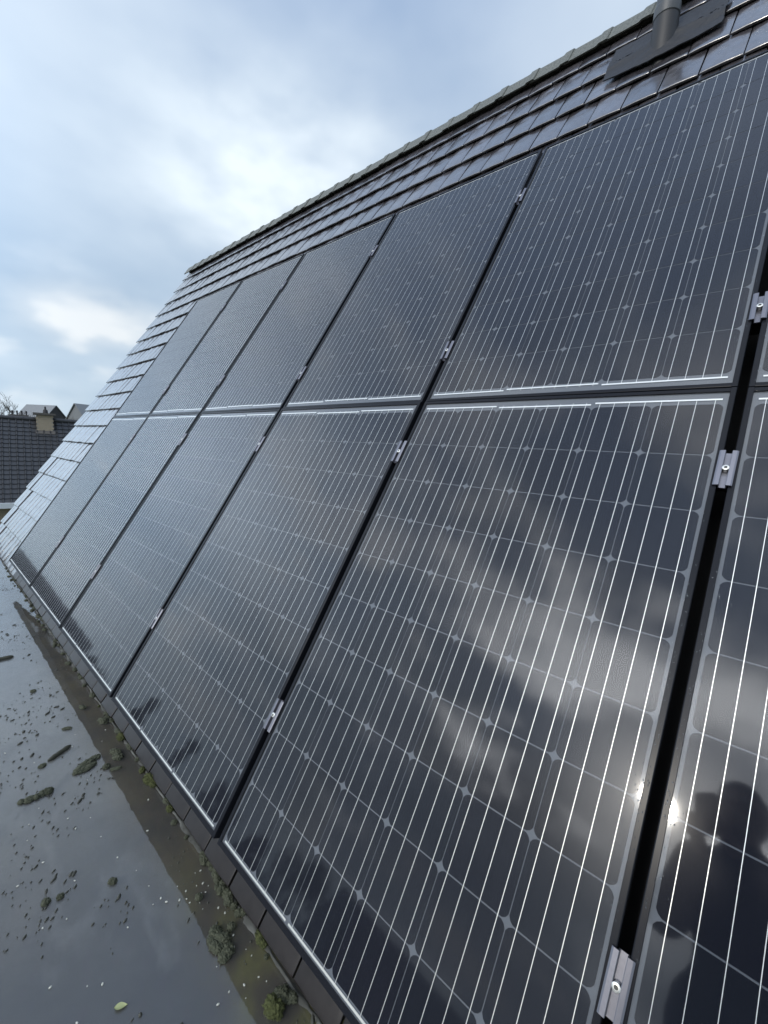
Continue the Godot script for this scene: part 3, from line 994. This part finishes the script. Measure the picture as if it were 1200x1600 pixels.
	while where.size() < 1500 and tries < 30000:
		tries += 1
		var px := rng.randf_range(-4.4, 0.9)
		var pz := rng.randf_range(-0.01, 0.85)
		var d := cl.get_noise_2d(px, pz * 1.4) + (0.25 if px < -0.7 and px > -1.9 and pz > 0.15 else 0.0) + (0.3 if pz < 0.12 and px > -0.1 else 0.0)
		if d < 0.10 + rng.randf_range(-0.12, 0.25): continue
		var s := rng.randf_range(0.0012, 0.0036) * (1.7 if rng.randf() < 0.14 else 1.0)
		var along := -0.9 + rng.randf_range(-0.35, 0.35)
		where.append(Transform3D(Basis(Vector3.UP, along).scaled_local(Vector3(s * rng.randf_range(1.0, 2.4), s * 0.7, s)), Vector3(px, s * 0.2, pz)))
	crumbs.instance_count = where.size()
	for k in where.size(): crumbs.set_instance_transform(k, where[k])
	var mi := MultiMeshInstance3D.new()
	mi.name = "crumbs"
	mi.multimesh = crumbs
	mi.material_override = mats.debris
	add_child(mi)
	tag(mi, "dark crumbs of moss and dirt floating on the water", "debris", "", "stuff")
	var pale := MultiMesh.new()
	pale.transform_format = MultiMesh.TRANSFORM_3D
	pale.mesh = crumbs.mesh
	pale.instance_count = 70
	for k in 70:
		var s := rng.randf_range(0.001, 0.0028)
		var px := rng.randf_range(-1.4, 0.5)
		var pz := rng.randf_range(0.02, 0.45)
		if k < 25:
			px = rng.randf_range(-0.16, 0.35)
			pz = rng.randf_range(0.02, 0.12)
		pale.set_instance_transform(k, Transform3D(Basis(Vector3.UP, rng.randf() * 6.0).scaled_local(Vector3(s * 1.5, s * 0.6, s)), Vector3(px, 0.001, pz)))
	mi = MultiMeshInstance3D.new()
	mi.name = "pale_crumbs"
	mi.multimesh = pale
	mi.material_override = mats.pale
	add_child(mi)
	tag(mi, "white specks of bird lime and grit on the water", "debris", "", "stuff")

# ------------------------------------------------------------------ neighbours
func tiled_slope(b: Mb, o: Vector3, along: Vector3, up: Vector3, length: float, rise: float, tw: float, tg: float) -> void:
	# courses of tiles with a roll on one side, laid from the eave up
	var n := up.cross(along).normalized()
	if n.y < 0.0: n = -n
	var rows := int(rise / tg)
	var cols := int(length / tw)
	for r in rows:
		for c in cols:
			var p := o + along * (c * tw) + up * (r * tg)
			var q := [Vector2(0.0, 0.0), Vector2(0.04, 0.035), Vector2(0.16, 0.038), Vector2(0.24, 0.006), Vector2(0.97, 0.0)]
			var lo := []
			var hi := []
			for s in q:
				lo.append(p + along * (s.x * tw) + n * (s.y + 0.028))
				hi.append(p + along * (s.x * tw) + n * s.y + up * tg)
			for k in 4: b.quad(lo[k], lo[k + 1], hi[k + 1], hi[k], n)
			b.quad(lo[0] - n * 0.03, lo[4] - n * 0.03, lo[4], lo[0], -up)

func build_neighbours() -> void:
	# nearest house: its ridge runs across the view
	var along := Vector3(0.155, 0.0, -1.0).normalized()
	var back := Vector3(-1.0, 0.0, -0.155).normalized()
	var h := thing("neighbour_house", "neighbouring house with a dark tiled roof, buff chimney and white eaves board", "house", Transform3D())
	var ridge := Vector3(-26.0, 2.02, -1.0) - along * 0.9
	var half := 3.75
	var eave := ridge - back * half - Vector3(0, 3.62, 0)
	var up := (ridge - eave).normalized()
	var rise := (ridge - eave).length()
	var mb := Mb.new()
	tiled_slope(mb, eave, along, up, 10.0, rise - 0.05, 0.25, 0.27)
	tag(part("roof_tiles", mb.done(), mats.slate_1, h), "", "", "", "stuff")
	mb = Mb.new()
	var far_eave := ridge + back * half - Vector3(0, 3.62, 0)
	mb.quad(far_eave, far_eave + along * 10.0, ridge + along * 10.0, ridge, back + Vector3.UP)
	mb.quad(eave - Vector3(0, 0.03, 0), eave + along * 10.0 - Vector3(0, 0.03, 0), ridge + along * 10.0 - Vector3(0, 0.03, 0), ridge - Vector3(0, 0.03, 0), -back + Vector3.UP)
	part("roof", mb.done(), mats.slate_0, h)
	mb = Mb.new()
	for k in 26:
		var a := ridge + along * (k * 0.38)
		mb.tube(PackedVector3Array([a, a + along * 0.40]), PackedFloat32Array([0.11, 0.125]), 10)
	tag(part("ridge_tiles", mb.done(), mats.slate_0, h), "", "", "", "stuff")
	var turn := Basis(along, Vector3.UP, along.cross(Vector3.UP))
	mb = Mb.new()
	mb.box(T(eave + along * 5.0 - back * 0.06 + Vector3(0, -0.06, 0), turn), Vector3(10.2, 0.22, 0.14))
	part("eaves_board", mb.done(), mats.white, h)
	mb = Mb.new()
	mb.box(T(eave + along * 5.0 + back * (half + 0.25) - Vector3(0, 1.55, 0), turn), Vector3(9.6, 2.8, half * 2.0 - 0.5))
	part("wall", mb.done(), mats.mortar, h)
	# brick courses of the wall face that shows under the eaves
	mb = Mb.new()
	for r in 14:
		for c in 40:
			mb.box(T(eave + along * (0.4 + c * 0.225 + (0.11 if r % 2 else 0.0)) + back * 0.49 - Vector3(0, 0.22 + r * 0.075, 0), turn), Vector3(0.21, 0.063, 0.03))
	tag(part("bricks", mb.done(), mats.brick, h), "", "", "", "stuff")
	# chimney, with bricks, slab, cowl and lead apron
	var c0 := Vector3(-25.3, 0.0, -3.87)
	mb = Mb.new()
	mb.box(T(c0 + Vector3(0, 1.55, 0), turn), Vector3(0.60, 1.40, 0.62))
	var ch := part("chimney", mb.done(), mats.mortar, h)
	mb = Mb.new()
	for r in 9:
		for k in 4:
			var sh := 0.0 if r % 2 else 0.075
			for f in [-1.0, 1.0]:
				mb.box(T(c0 + along * (-0.225 + 0.15 * k) + turn.z * f * 0.315 + Vector3(0, 1.44 + 0.092 * r, 0) + along * (sh - 0.037), turn), Vector3(0.138, 0.078, 0.02))
				mb.box(T(c0 + turn.z * (-0.225 + 0.15 * k + sh - 0.037) + along * f * 0.305 + Vector3(0, 1.44 + 0.092 * r, 0), turn), Vector3(0.02, 0.078, 0.138))
	tag(part("brick_courses", mb.done(), mats.brick, ch), "", "", "", "stuff")
	mb = Mb.new()
	mb.box(T(c0 + Vector3(0, 2.29, 0), turn), Vector3(0.86, 0.09, 0.88))
	part("chimney_slab", mb.done(), mats.lead, ch)
	mb = Mb.new()
	mb.tube(PackedVector3Array([c0 + along * 0.05 + Vector3(0, 2.3, 0), c0 + along * 0.05 + Vector3(0, 2.50, 0), c0 + along * 0.05 + Vector3(0, 2.52, 0), c0 + along * 0.05 + Vector3(0, 2.66, 0)]), PackedFloat32Array([0.11, 0.09, 0.045, 0.035]), 12)
	part("chimney_cowl", mb.done(), mats.dark_gable, ch)
	mb = Mb.new()
	mb.box(T(c0 - back * 0.40 + Vector3(0, 1.42, 0), Basis(along, up, along.cross(up))), Vector3(0.74, 0.22, 0.03))
	part("chimney_apron", mb.done(), mats.lead, ch)
	# pots on a second small stack behind the ridge
	var pb := Vector3(-27.6, 0.0, -3.25)
	var pots := thing("chimney_pots", "row of thin chimney pots on a small stack behind the neighbour's ridge", "chimney", T(pb))
	mb = Mb.new()
	mb.box(T(Vector3(0, 2.05, 0), turn), Vector3(0.72, 0.4, 0.4))
	part("stack", mb.done(), mats.lead, pots)
	for k in 4:
		mb = Mb.new()
		var a := along * (-0.27 + 0.18 * k)
		mb.tube(PackedVector3Array([a + Vector3(0, 2.2, 0), a + Vector3(0, 2.34, 0), a + Vector3(0, 2.36, 0), a + Vector3(0, 2.46, 0)]), PackedFloat32Array([0.03, 0.03, 0.04, 0.035]), 10)
		part("pot", mb.done(), mats.dark_gable, pots)
	# second house: pale grey roof with a dark gable
	gabled("grey_house", "farther house with a pale grey roof and a dark slate hung gable", Vector3(-146.5, -0.6, -26.8), Vector3(-0.81, 0, 0.57).normalized(), 8.6, 3.75, 9.5, 5.7, mats.grey_roof, mats.dark_gable)
	# third house: roof with a skylight, cut by the verge
	var hd := Vector3(-0.35, 0, -0.94).normalized()
	var o := gabled("skylight_house", "grey roofed house with a small skylight rising behind the tile verge", Vector3(-106.0, -2.0, -22.6), hd, 11.0, 4.2, 9.6, 5.0, mats.grey_roof, mats.grey_roof)
	mb = Mb.new()
	var sl := Vector3(-106.0, -2.0, -22.6) + hd * 2.6 + hd.cross(Vector3.UP) * -2.2 + Vector3(0, 7.35, 0)
	var su := (Vector3(0, 4.6, 0) + hd.cross(Vector3.UP) * 4.2).normalized()
	mb.box(T(sl, Basis(hd, su, hd.cross(su))), Vector3(0.9, 1.2, 0.16))
	part("skylight", mb.done(), mats.white, o)
	mb = Mb.new()
	mb.box(T(Vector3(-106.0, -2.0, -22.6) + hd * 5.0 + Vector3(0, 9.7, 0)), Vector3(0.8, 1.4, 0.8))
	part("chimney", mb.done(), mats.dark_gable, o)
	bare_tree("bare_tree", "bare winter tree behind the roofs at the far left", Vector3(-60.0, -4.2, -6.9), 10.4, 5)
	bare_tree("bare_tree", "bare tree top just showing between the grey roof and the skylight roof", Vector3(-70.0, -4.2, -13.6), 9.4, 9)

func gabled(called: String, label: String, foot: Vector3, ridge_dir: Vector3, length: float, half: float, top: float, eave: float, rm: Material, gm: Material) -> Node3D:
	# foot: middle of the ground line under the near gable; the house runs back along ridge_dir
	var o := thing(called, label, "house", Transform3D())
	var side := ridge_dir.cross(Vector3.UP)
	var body := Mb.new()
	var p := func(a: float, s: float, y: float) -> Vector3: return foot + ridge_dir * a + side * s + Vector3(0, y, 0)
	for a in [0.0, length]:
		body.quad(p.call(a, -half, 0), p.call(a, half, 0), p.call(a, half, eave), p.call(a, -half, eave), ridge_dir * (a - 0.1))
		body.tri(p.call(a, -half, eave), p.call(a, half, eave), p.call(a, 0, top), ridge_dir * (a - 0.1))
	for s in [-half, half]: body.quad(p.call(0, s, 0), p.call(length, s, 0), p.call(length, s, eave), p.call(0, s, eave), side * s)
	part("wall", body.done(), gm, o)
	for s in [-1.0, 1.0]:
		var b := Mb.new()
		var up: Vector3 = (Vector3(0, top - eave, 0) - side * s * half).normalized()
		var l := sqrt(half * half + (top - eave) * (top - eave)) + 0.3
		var n: Vector3 = (side * s * (top - eave) + Vector3(0, half, 0)).normalized()
		var e: Vector3 = p.call(length * 0.5, s * half, eave) - up * 0.3 + up * l * 0.5 + n * 0.08
		b.box(T(e, Basis(ridge_dir, up, ridge_dir.cross(up))), Vector3(length + 0.5, l, 0.14))
		part("roof_slope", b.done(), rm, o)
	# windows on both long walls
	for s in [-1.0, 1.0]:
		for k in 3:
			var b := Mb.new()
			b.box(T(p.call(length * (0.2 + 0.3 * k), s * half, eave - 1.3), Basis(ridge_dir, Vector3.UP, ridge_dir.cross(Vector3.UP))), Vector3(1.1, 1.2, 0.06))
			part("window", b.done(), mats.window, o)
	return o

func bare_tree(called: String, label: String, at: Vector3, tall: float, seed_: int) -> Node3D:
	var r := RandomNumberGenerator.new()
	r.seed = seed_
	var o := thing(called, label, "tree", T(at))
	var trunk := Mb.new()
	var twigs := Mb.new()
	trunk.tube(PackedVector3Array([Vector3.ZERO, Vector3(0.05, tall * 0.25, 0), Vector3(-0.05, tall * 0.5, 0.05)]), PackedFloat32Array([0.24, 0.18, 0.13]), 8)
	var stack := []
	for k in 7: stack.append([Vector3(-0.03, tall * (0.28 + 0.035 * k), 0.03), Vector3(r.randf_range(-1, 1), r.randf_range(0.7, 1.5), r.randf_range(-1, 1)).normalized(), tall * 0.24, 0.075, 0])
	while stack.size():
		var s: Array = stack.pop_back()
		var a: Vector3 = s[0]
		var d: Vector3 = s[1]
		var e: Vector3 = a + d * s[2]
		var m: Vector3 = a.lerp(e, 0.5) + Vector3(r.randf_range(-1, 1), r.randf_range(-0.5, 1), r.randf_range(-1, 1)) * s[2] * 0.07
		(trunk if s[4] == 0 else twigs).tube(PackedVector3Array([a, m, e]), PackedFloat32Array([s[3], s[3] * 0.8, s[3] * 0.6]), 4, false)
		if s[4] < 4:
			for k in 4:
				var f := r.randf_range(0.35, 1.0)
				stack.append([a.lerp(e, f), (d + Vector3(r.randf_range(-1, 1), r.randf_range(-0.2, 0.9), r.randf_range(-1, 1)) * 0.85).normalized(), s[2] * r.randf_range(0.5, 0.7), maxf(s[3] * 0.5, 0.008), s[4] + 1])
	part("trunk", trunk.done(), mats.bark, o)
	tag(part("twigs", twigs.done(), mats.bark, o), "", "", "", "stuff")
	return o

func leafy_tree(called: String, label: String, at: Vector3, tall: float, wide: float, seed_: int, cone: bool, group: String) -> void:
	var r := RandomNumberGenerator.new()
	r.seed = seed_
	var o := thing(called, label, "tree", T(at), group)
	var trunk := Mb.new()
	trunk.tube(PackedVector3Array([Vector3.ZERO, Vector3(0.05, tall * 0.5, 0), Vector3(0, tall * 0.9, 0)]), PackedFloat32Array([0.2, 0.13, 0.03]), 8)
	part("trunk", trunk.done(), mats.bark, o)
	var b := Mb.new()
	var lobes := []
	for k in 14:
		var f := r.randf()
		var reach := wide * (1.0 - f) if cone else wide * sqrt(maxf(1.0 - pow(f * 1.6 - 0.7, 2.0), 0.05)) * 0.8
		var a := r.randf() * TAU
		lobes.append([Vector3(cos(a) * reach * 0.6, tall * (0.18 + 0.74 * f), sin(a) * reach * 0.6), maxf(reach * 0.55, 0.25)])
	for k in 2600:
		var l: Array = lobes[r.randi() % lobes.size()]
		var d := Vector3(r.randfn(), r.randfn(), r.randfn()).normalized() * pow(r.randf(), 0.4)
		var c: Vector3 = l[0] + d * l[1]
		var e := Vector3(r.randfn(), r.randfn(), r.randfn()).normalized() * 0.16
		var f := e.cross(Vector3(r.randfn(), r.randfn(), r.randfn())).normalized() * 0.09
		b.tri(c - e, c + e, c + f, Vector3.UP)
	tag(part("crown", b.done(), mats.leaves, o), "", "", "", "stuff")

func build_behind() -> void:
	# the far side of the garden: it shows in the lower ends of the panels
	var g := "trees mirrored in the panels"
	var k := 0
	for a in [[-104.0, 26.0, 4.5, 1.6, 0], [-110.0, 31.0, 4.7, 1.8, 0], [-117.0, 27.0, 4.9, 1.9, 0], [-124.0, 24.0, 5.9, 1.6, 1], [-131.0, 22.0, 6.3, 1.8, 1], [-138.0, 25.0, 6.0, 2.4, 0], [-144.0, 22.0, 6.9, 2.0, 1], [-150.0, 24.0, 7.2, 2.4, 0], [-156.0, 23.0, 6.4, 1.7, 1], [-171.0, 28.0, 5.8, 2.4, 0], [-178.0, 25.0, 5.4, 2.0, 0]]:
		var d := Vector3(sin(deg_to_rad(a[0])), 0, -cos(deg_to_rad(a[0])))
		leafy_tree("garden_tree", "%s dark tree, %s from the far end of those mirrored in the panels" % ["pointed" if a[4] == 1 else "round", ["first", "second", "third", "fourth", "fifth", "sixth", "seventh", "eighth", "ninth", "tenth", "eleventh"][k]], Vector3(0, -4.2, 0) + d * a[1], a[2], a[3], 500 + k, a[4] == 1, g)
		k += 1
	gabled("mirrored_house", "house across the garden, mirrored at the foot of the front panels", Vector3(-14.0, -4.2, 29.0), Vector3(1, 0, 0.2).normalized(), 11.0, 4.0, 7.6, 3.4, mats.slate_2, mats.brick)
	gabled("mirrored_house", "house far across the gardens, mirrored at the foot of the farthest panel", Vector3(-40.0, -4.2, 9.0), Vector3(0.2, 0, 1).normalized(), 9.0, 3.6, 5.3, 2.5, mats.slate_2, mats.brick)

func build_ground() -> void:
	var mb := Mb.new()
	var r := [0.0, 30.0, 120.0, 500.0, 1500.0]
	var rows := []
	for q in r:
		var row := []
		for k in 32: row.append(Vector3(cos(TAU * k / 32.0) * maxf(q, 0.01), {0.0: -4.2, 30.0: -4.2, 120.0: -1.6, 500.0: 1.0, 1500.0: 4.0}[q], sin(TAU * k / 32.0) * maxf(q, 0.01)))
		rows.append(row)
	mb.sheet(rows, Vector3.UP, false)
	for j in 4: mb.quad(rows[j][31], rows[j][0], rows[j + 1][0], rows[j + 1][31], Vector3.UP)
	tag(part("ground", mb.done(), mats.lawn, self), "lawns and gardens between the houses", "", "", "structure")

# ------------------------------------------------------------------ photographer
func flesh(b: Mb, bones: Array, h: float, k: float) -> void:
	# bones: [a, b, ra, rb]; smooth union of tapered capsules, meshed as surface nets
	var lo := Vector3.INF
	var hi := -Vector3.INF
	for q in bones:
		var m: float = maxf(q[2], q[3]) + k + h * 2.0
		for e in [q[0], q[1]]:
			lo = lo.min(e - Vector3.ONE * m)
			hi = hi.max(e + Vector3.ONE * m)
	var nx := int((hi.x - lo.x) / h) + 2
	var ny := int((hi.y - lo.y) / h) + 2
	var nz := int((hi.z - lo.z) / h) + 2
	var f := PackedFloat32Array()
	f.resize(nx * ny * nz)
	f.fill(1.0)
	for q in bones:
		var a: Vector3 = q[0]
		var ab: Vector3 = q[1] - a
		var l2 := maxf(ab.length_squared(), 1e-9)
		var m: float = maxf(q[2], q[3]) + k + h * 2.0
		var s: Vector3 = ((a.min(q[1]) - Vector3.ONE * m - lo) / h).floor()
		var e: Vector3 = ((a.max(q[1]) + Vector3.ONE * m - lo) / h).ceil()
		for z in range(maxi(int(s.z), 0), mini(int(e.z) + 1, nz)):
			for y in range(maxi(int(s.y), 0), mini(int(e.y) + 1, ny)):
				for x in range(maxi(int(s.x), 0), mini(int(e.x) + 1, nx)):
					var p := lo + Vector3(x, y, z) * h
					var t := clampf((p - a).dot(ab) / l2, 0.0, 1.0)
					var d: float = p.distance_to(a + ab * t) - lerpf(q[2], q[3], t)
					var w := (z * ny + y) * nx + x
					var o := f[w]
					var mix := maxf(k - absf(o - d), 0.0) / k
					f[w] = minf(o, d) - mix * mix * k * 0.25
	var at := {}
	var base := b.v.size()
	for z in nz - 1:
		for y in ny - 1:
			for x in nx - 1:
				var w := (z * ny + y) * nx + x
				var c := [f[w], f[w + 1], f[w + nx], f[w + nx + 1], f[w + nx * ny], f[w + nx * ny + 1], f[w + nx * ny + nx], f[w + nx * ny + nx + 1]]
				var mn: float = c.min()
				if mn >= 0.0 or c.max() < 0.0: continue
				var sum := Vector3.ZERO
				var cnt := 0
				for ed in [[0, 1], [2, 3], [4, 5], [6, 7], [0, 2], [1, 3], [4, 6], [5, 7], [0, 4], [1, 5], [2, 6], [3, 7]]:
					var fa: float = c[ed[0]]
					var fb: float = c[ed[1]]
					if (fa < 0.0) == (fb < 0.0): continue
					var t := fa / (fa - fb)
					var pa := Vector3(ed[0] & 1, (ed[0] >> 1) & 1, ed[0] >> 2)
					var pb := Vector3(ed[1] & 1, (ed[1] >> 1) & 1, ed[1] >> 2)
					sum += pa.lerp(pb, t)
					cnt += 1
				at[w] = b.v.size()
				b.v.append(lo + (Vector3(x, y, z) + sum / cnt) * h)
				b.n.append(Vector3(c[1] + c[3] + c[5] + c[7] - c[0] - c[2] - c[4] - c[6], c[2] + c[3] + c[6] + c[7] - c[0] - c[1] - c[4] - c[5], c[4] + c[5] + c[6] + c[7] - c[0] - c[1] - c[2] - c[3]).normalized())
	for w in at:
		for ax in 3:
			var st: int = [1, nx, nx * ny][ax]
			var s1: int = [nx, nx * ny, 1][ax]
			var s2: int = [nx * ny, 1, nx][ax]
			if (f[w] < 0.0) == (f[w + st] < 0.0): continue
			if not (at.has(w - s1) and at.has(w - s2) and at.has(w - s1 - s2)): continue
			var q := [at[w], at[w - s1], at[w - s1 - s2], at[w - s2]]
			if f[w] < 0.0: b.i.append_array([q[0], q[2], q[1], q[0], q[3], q[2]])
			else: b.i.append_array([q[0], q[1], q[2], q[0], q[2], q[3]])

func build_person(cam: Transform3D) -> void:
	var o := thing("person", "person in a dark jacket photographing, mirrored in the panel at the right", "person", T(Vector3(1.26, 0, 0.99)))
	var inv := T(-Vector3(1.26, 0, 0.99))
	var fw := Vector3(-0.39, 0, -0.92)
	var rt := Vector3(0.92, 0, -0.39)
	var chest := Vector3(1.22, 1.30, 0.95)
	var neck := Vector3(1.20, 1.47, 0.92)
	var head := Vector3(1.17, 1.60, 0.87)
	var hip := Vector3(1.25, 0.94, 0.98)
	var pc := cam.origin - cam.basis.y * 0.055 + cam.basis.z * 0.009
	var sh := [Vector3(1.055, 1.40, 1.0), Vector3(1.385, 1.40, 0.86)]
	var el := [Vector3(1.0, 1.12, 0.90), Vector3(1.345, 1.13, 0.735)]
	var wr := []
	for s in [-1.0, 1.0]: wr.append(pc + cam.basis.x * s * 0.068 - cam.basis.y * 0.105 + cam.basis.z * 0.065)
	var foot := [hip + rt * -0.14 - Vector3(0, 0.90, 0) + fw * 0.05, hip + rt * 0.15 - Vector3(0, 0.90, 0) - fw * 0.06]
	var knee := [hip + rt * -0.12 - Vector3(0, 0.45, 0) + fw * 0.07, hip + rt * 0.13 - Vector3(0, 0.45, 0) + fw * 0.02]
	var mv := func(bones: Array, grow := 0.0) -> Array:
		var out := []
		for q in bones: out.append([inv * q[0], inv * q[1], q[2] + grow, q[3] + grow])
		return out
	var torso := [[hip, chest, 0.125, 0.135], [hip - rt * 0.07, hip + rt * 0.07, 0.12, 0.12], [chest - rt * 0.09, chest + rt * 0.09, 0.115, 0.115], [chest + Vector3(0, 0.08, 0) - rt * 0.13, chest + Vector3(0, 0.08, 0) + rt * 0.13, 0.075, 0.075]]
	var arms := []
	var legs := []
	for s in 2:
		arms.append([sh[s], el[s], 0.056, 0.044])
		arms.append([el[s], wr[s], 0.043, 0.028])
		legs.append([hip + rt * (0.09 if s else -0.09) - Vector3(0, 0.03, 0), knee[s], 0.088, 0.058])
		legs.append([knee[s], foot[s] + Vector3(0, 0.07, 0), 0.056, 0.038])
	var up := Vector3(0, 1, 0)
	var skull := [[head + up * 0.035 - fw * 0.02, head + up * 0.02 + fw * 0.012, 0.083, 0.078], [head - up * 0.03 + fw * 0.02, head - up * 0.075 + fw * 0.045, 0.060, 0.038], [head + fw * 0.088 + up * 0.01, head + fw * 0.105 - up * 0.02, 0.010, 0.013], [head - rt * 0.082 + up * 0.01, head - rt * 0.084 - up * 0.025, 0.014, 0.010], [head + rt * 0.082 + up * 0.01, head + rt * 0.084 - up * 0.025, 0.014, 0.010], [head - up * 0.052 + fw * 0.082 - rt * 0.018, head - up * 0.052 + fw * 0.082 + rt * 0.018, 0.009, 0.009]]
	var body := Mb.new()
	flesh(body, mv.call(torso + arms + legs + [[neck - up * 0.06, head - up * 0.03 - fw * 0.02, 0.058, 0.054]]), 0.018, 0.04)
	flesh(body, mv.call(skull + [[neck, head - up * 0.03 - fw * 0.02, 0.056, 0.054]]), 0.006, 0.018)
	for s in 2:
		var g := -1.0 if s == 0 else 1.0
		var X := cam.basis.x * g
		var Y := cam.basis.y
		var Z := cam.basis.z
		var hand := [[wr[s], pc + X * 0.052 - Y * 0.070 + Z * 0.034, 0.026, 0.024], [pc + X * 0.052 - Y * 0.075 + Z * 0.034, pc + X * 0.055 - Y * 0.025 + Z * 0.022, 0.018, 0.013]]
		var len := [0.034, 0.042, 0.040, 0.030]
		for q in 4:      # index finger uppermost
			var k0 := pc + X * 0.054 - Y * (0.012 + 0.019 * q) + Z * 0.018
			var k1 := k0 - X * 0.004 - Z * 0.034
			var k2: Vector3 = k1 - X * len[q] - Z * 0.003
			hand.append([k0, k1, 0.0095, 0.0088])
			hand.append([k1, k2, 0.0086, 0.0074])
		var t0 := pc + X * 0.050 - Y * 0.062 + Z * 0.032
		hand.append([t0, pc + X * 0.040 - Y * 0.030 + Z * 0.026, 0.013, 0.010])
		hand.append([pc + X * 0.040 - Y * 0.030 + Z * 0.026, pc + X * 0.022 - Y * 0.008 + Z * 0.020, 0.010, 0.0085])
		flesh(body, mv.call(hand), 0.0045, 0.006)
	part("body", body.done(), mats.skin, o)
	var b := Mb.new()
	var sleeves := []
	for q in arms: sleeves.append([q[0], q[1] if q != arms[1] and q != arms[3] else q[0].lerp(q[1], 0.93), q[2], q[3]])
	flesh(b, mv.call(torso + sleeves + [[neck - up * 0.07, neck - up * 0.02, 0.075, 0.066]], 0.016), 0.018, 0.045)
	part("jacket", b.done(), mats.jacket, o)
	b = Mb.new()
	flesh(b, mv.call(legs + [[hip - rt * 0.07 - up * 0.04, hip + rt * 0.07 - up * 0.04, 0.125, 0.125]], 0.014), 0.02, 0.03)
	part("trousers", b.done(), mats.trousers, o)
	for s in 2:
		b = Mb.new()
		var f: Vector3 = foot[s]
		flesh(b, mv.call([[f + up * 0.12, f + up * 0.045 - fw * 0.02, 0.052, 0.046], [f + up * 0.035 - fw * 0.03, f + up * 0.025 + fw * 0.13, 0.045, 0.036]]), 0.010, 0.02)
		part("boot", b.done(), mats.boots, o)
	b = Mb.new()
	flesh(b, mv.call([[head + up * 0.05 - fw * 0.035, head + up * 0.055 + fw * 0.005, 0.086, 0.078], [head - up * 0.005 - fw * 0.045, head - up * 0.05 - fw * 0.04, 0.072, 0.055]]), 0.010, 0.02)
	part("hair", b.done(), mats.hair, o)
	for s in [-1.0, 1.0]:
		var e := SphereMesh.new()
		e.radius = 0.0125
		e.height = 0.025
		part("eye", e, mats.eye, o, inv * T(head + fw * 0.080 + rt * s * 0.032 + up * 0.012))
	# the phone, just behind the lens
	b = Mb.new()
	var ol := PackedVector2Array()
	for q in 4:
		for s in 5:
			var a := PI * 0.5 * q + PI * 0.125 * s
			ol.append(Vector2([0.0255, -0.0255, -0.0255, 0.0255][q], [0.0625, 0.0625, -0.0625, -0.0625][q]) + Vector2.from_angle(a) * 0.011)
	b.prism(T(Vector3.ZERO), ol, -0.004, 0.004)
	var ph := part("phone", b.done(), mats.phone, self, Transform3D(cam.basis, pc))
	tag(ph, "dark phone held upright by the photographer, mirrored in the panel", "phone")

# ------------------------------------------------------------------
func _ready() -> void:
	rng.seed = 4711
	var th := deg_to_rad(PITCH)
	var rb := Basis(Vector3(1, 0, 0), Vector3(0, sin(th), -cos(th)), Vector3(0, cos(th), sin(th)))
	roof = Transform3D(rb, -(rb * Vector3(0, -1.77, -0.14)))
	# camera
	var cam := Camera3D.new()
	cam.name = "camera"
	cam.fov = 101.33
	cam.near = 0.01
	cam.far = 4000.0
	cam.transform = Transform3D(Basis(Vector3(0.741955, 0.048081, -0.668724), Vector3(-0.134285, 0.987871, -0.077963), Vector3(0.656864, 0.147645, 0.739412)), Vector3(1.04836, 1.40154, 0.54701))
	add_child(cam)
	# sky, sun behind thin cloud, exposure
	var sun_dir := Vector3(sin(deg_to_rad(-176.2)) * cos(deg_to_rad(30.5)), sin(deg_to_rad(30.5)), -cos(deg_to_rad(-176.2)) * cos(deg_to_rad(30.5)))
	var env := Environment.new()
	env.background_mode = Environment.BG_SKY
	env.sky = make_sky(sun_dir)
	env.tonemap_mode = Environment.TONE_MAPPER_LINEAR
	env.tonemap_exposure = 1.46
	env.sdfgi_enabled = true
	env.ssao_enabled = true
	env.ssil_enabled = true
	var we := WorldEnvironment.new()
	we.name = "world_environment"
	we.environment = env
	add_child(we)
	var sun := DirectionalLight3D.new()
	sun.name = "sun"
	sun.light_color = Color(1.0, 0.97, 0.92)
	sun.light_energy = 0.15
	sun.light_angular_distance = 2.2
	sun.shadow_enabled = true
	add_child(sun)
	sun.look_at_from_position(sun_dir * 50.0, Vector3.ZERO)
	materials()
	build_ground()
	build_flat_roof()
	build_roof()
	build_panels()
	build_drops()
	build_pipe()
	build_debris()
	build_neighbours()
	build_behind()
	build_person(cam.transform)
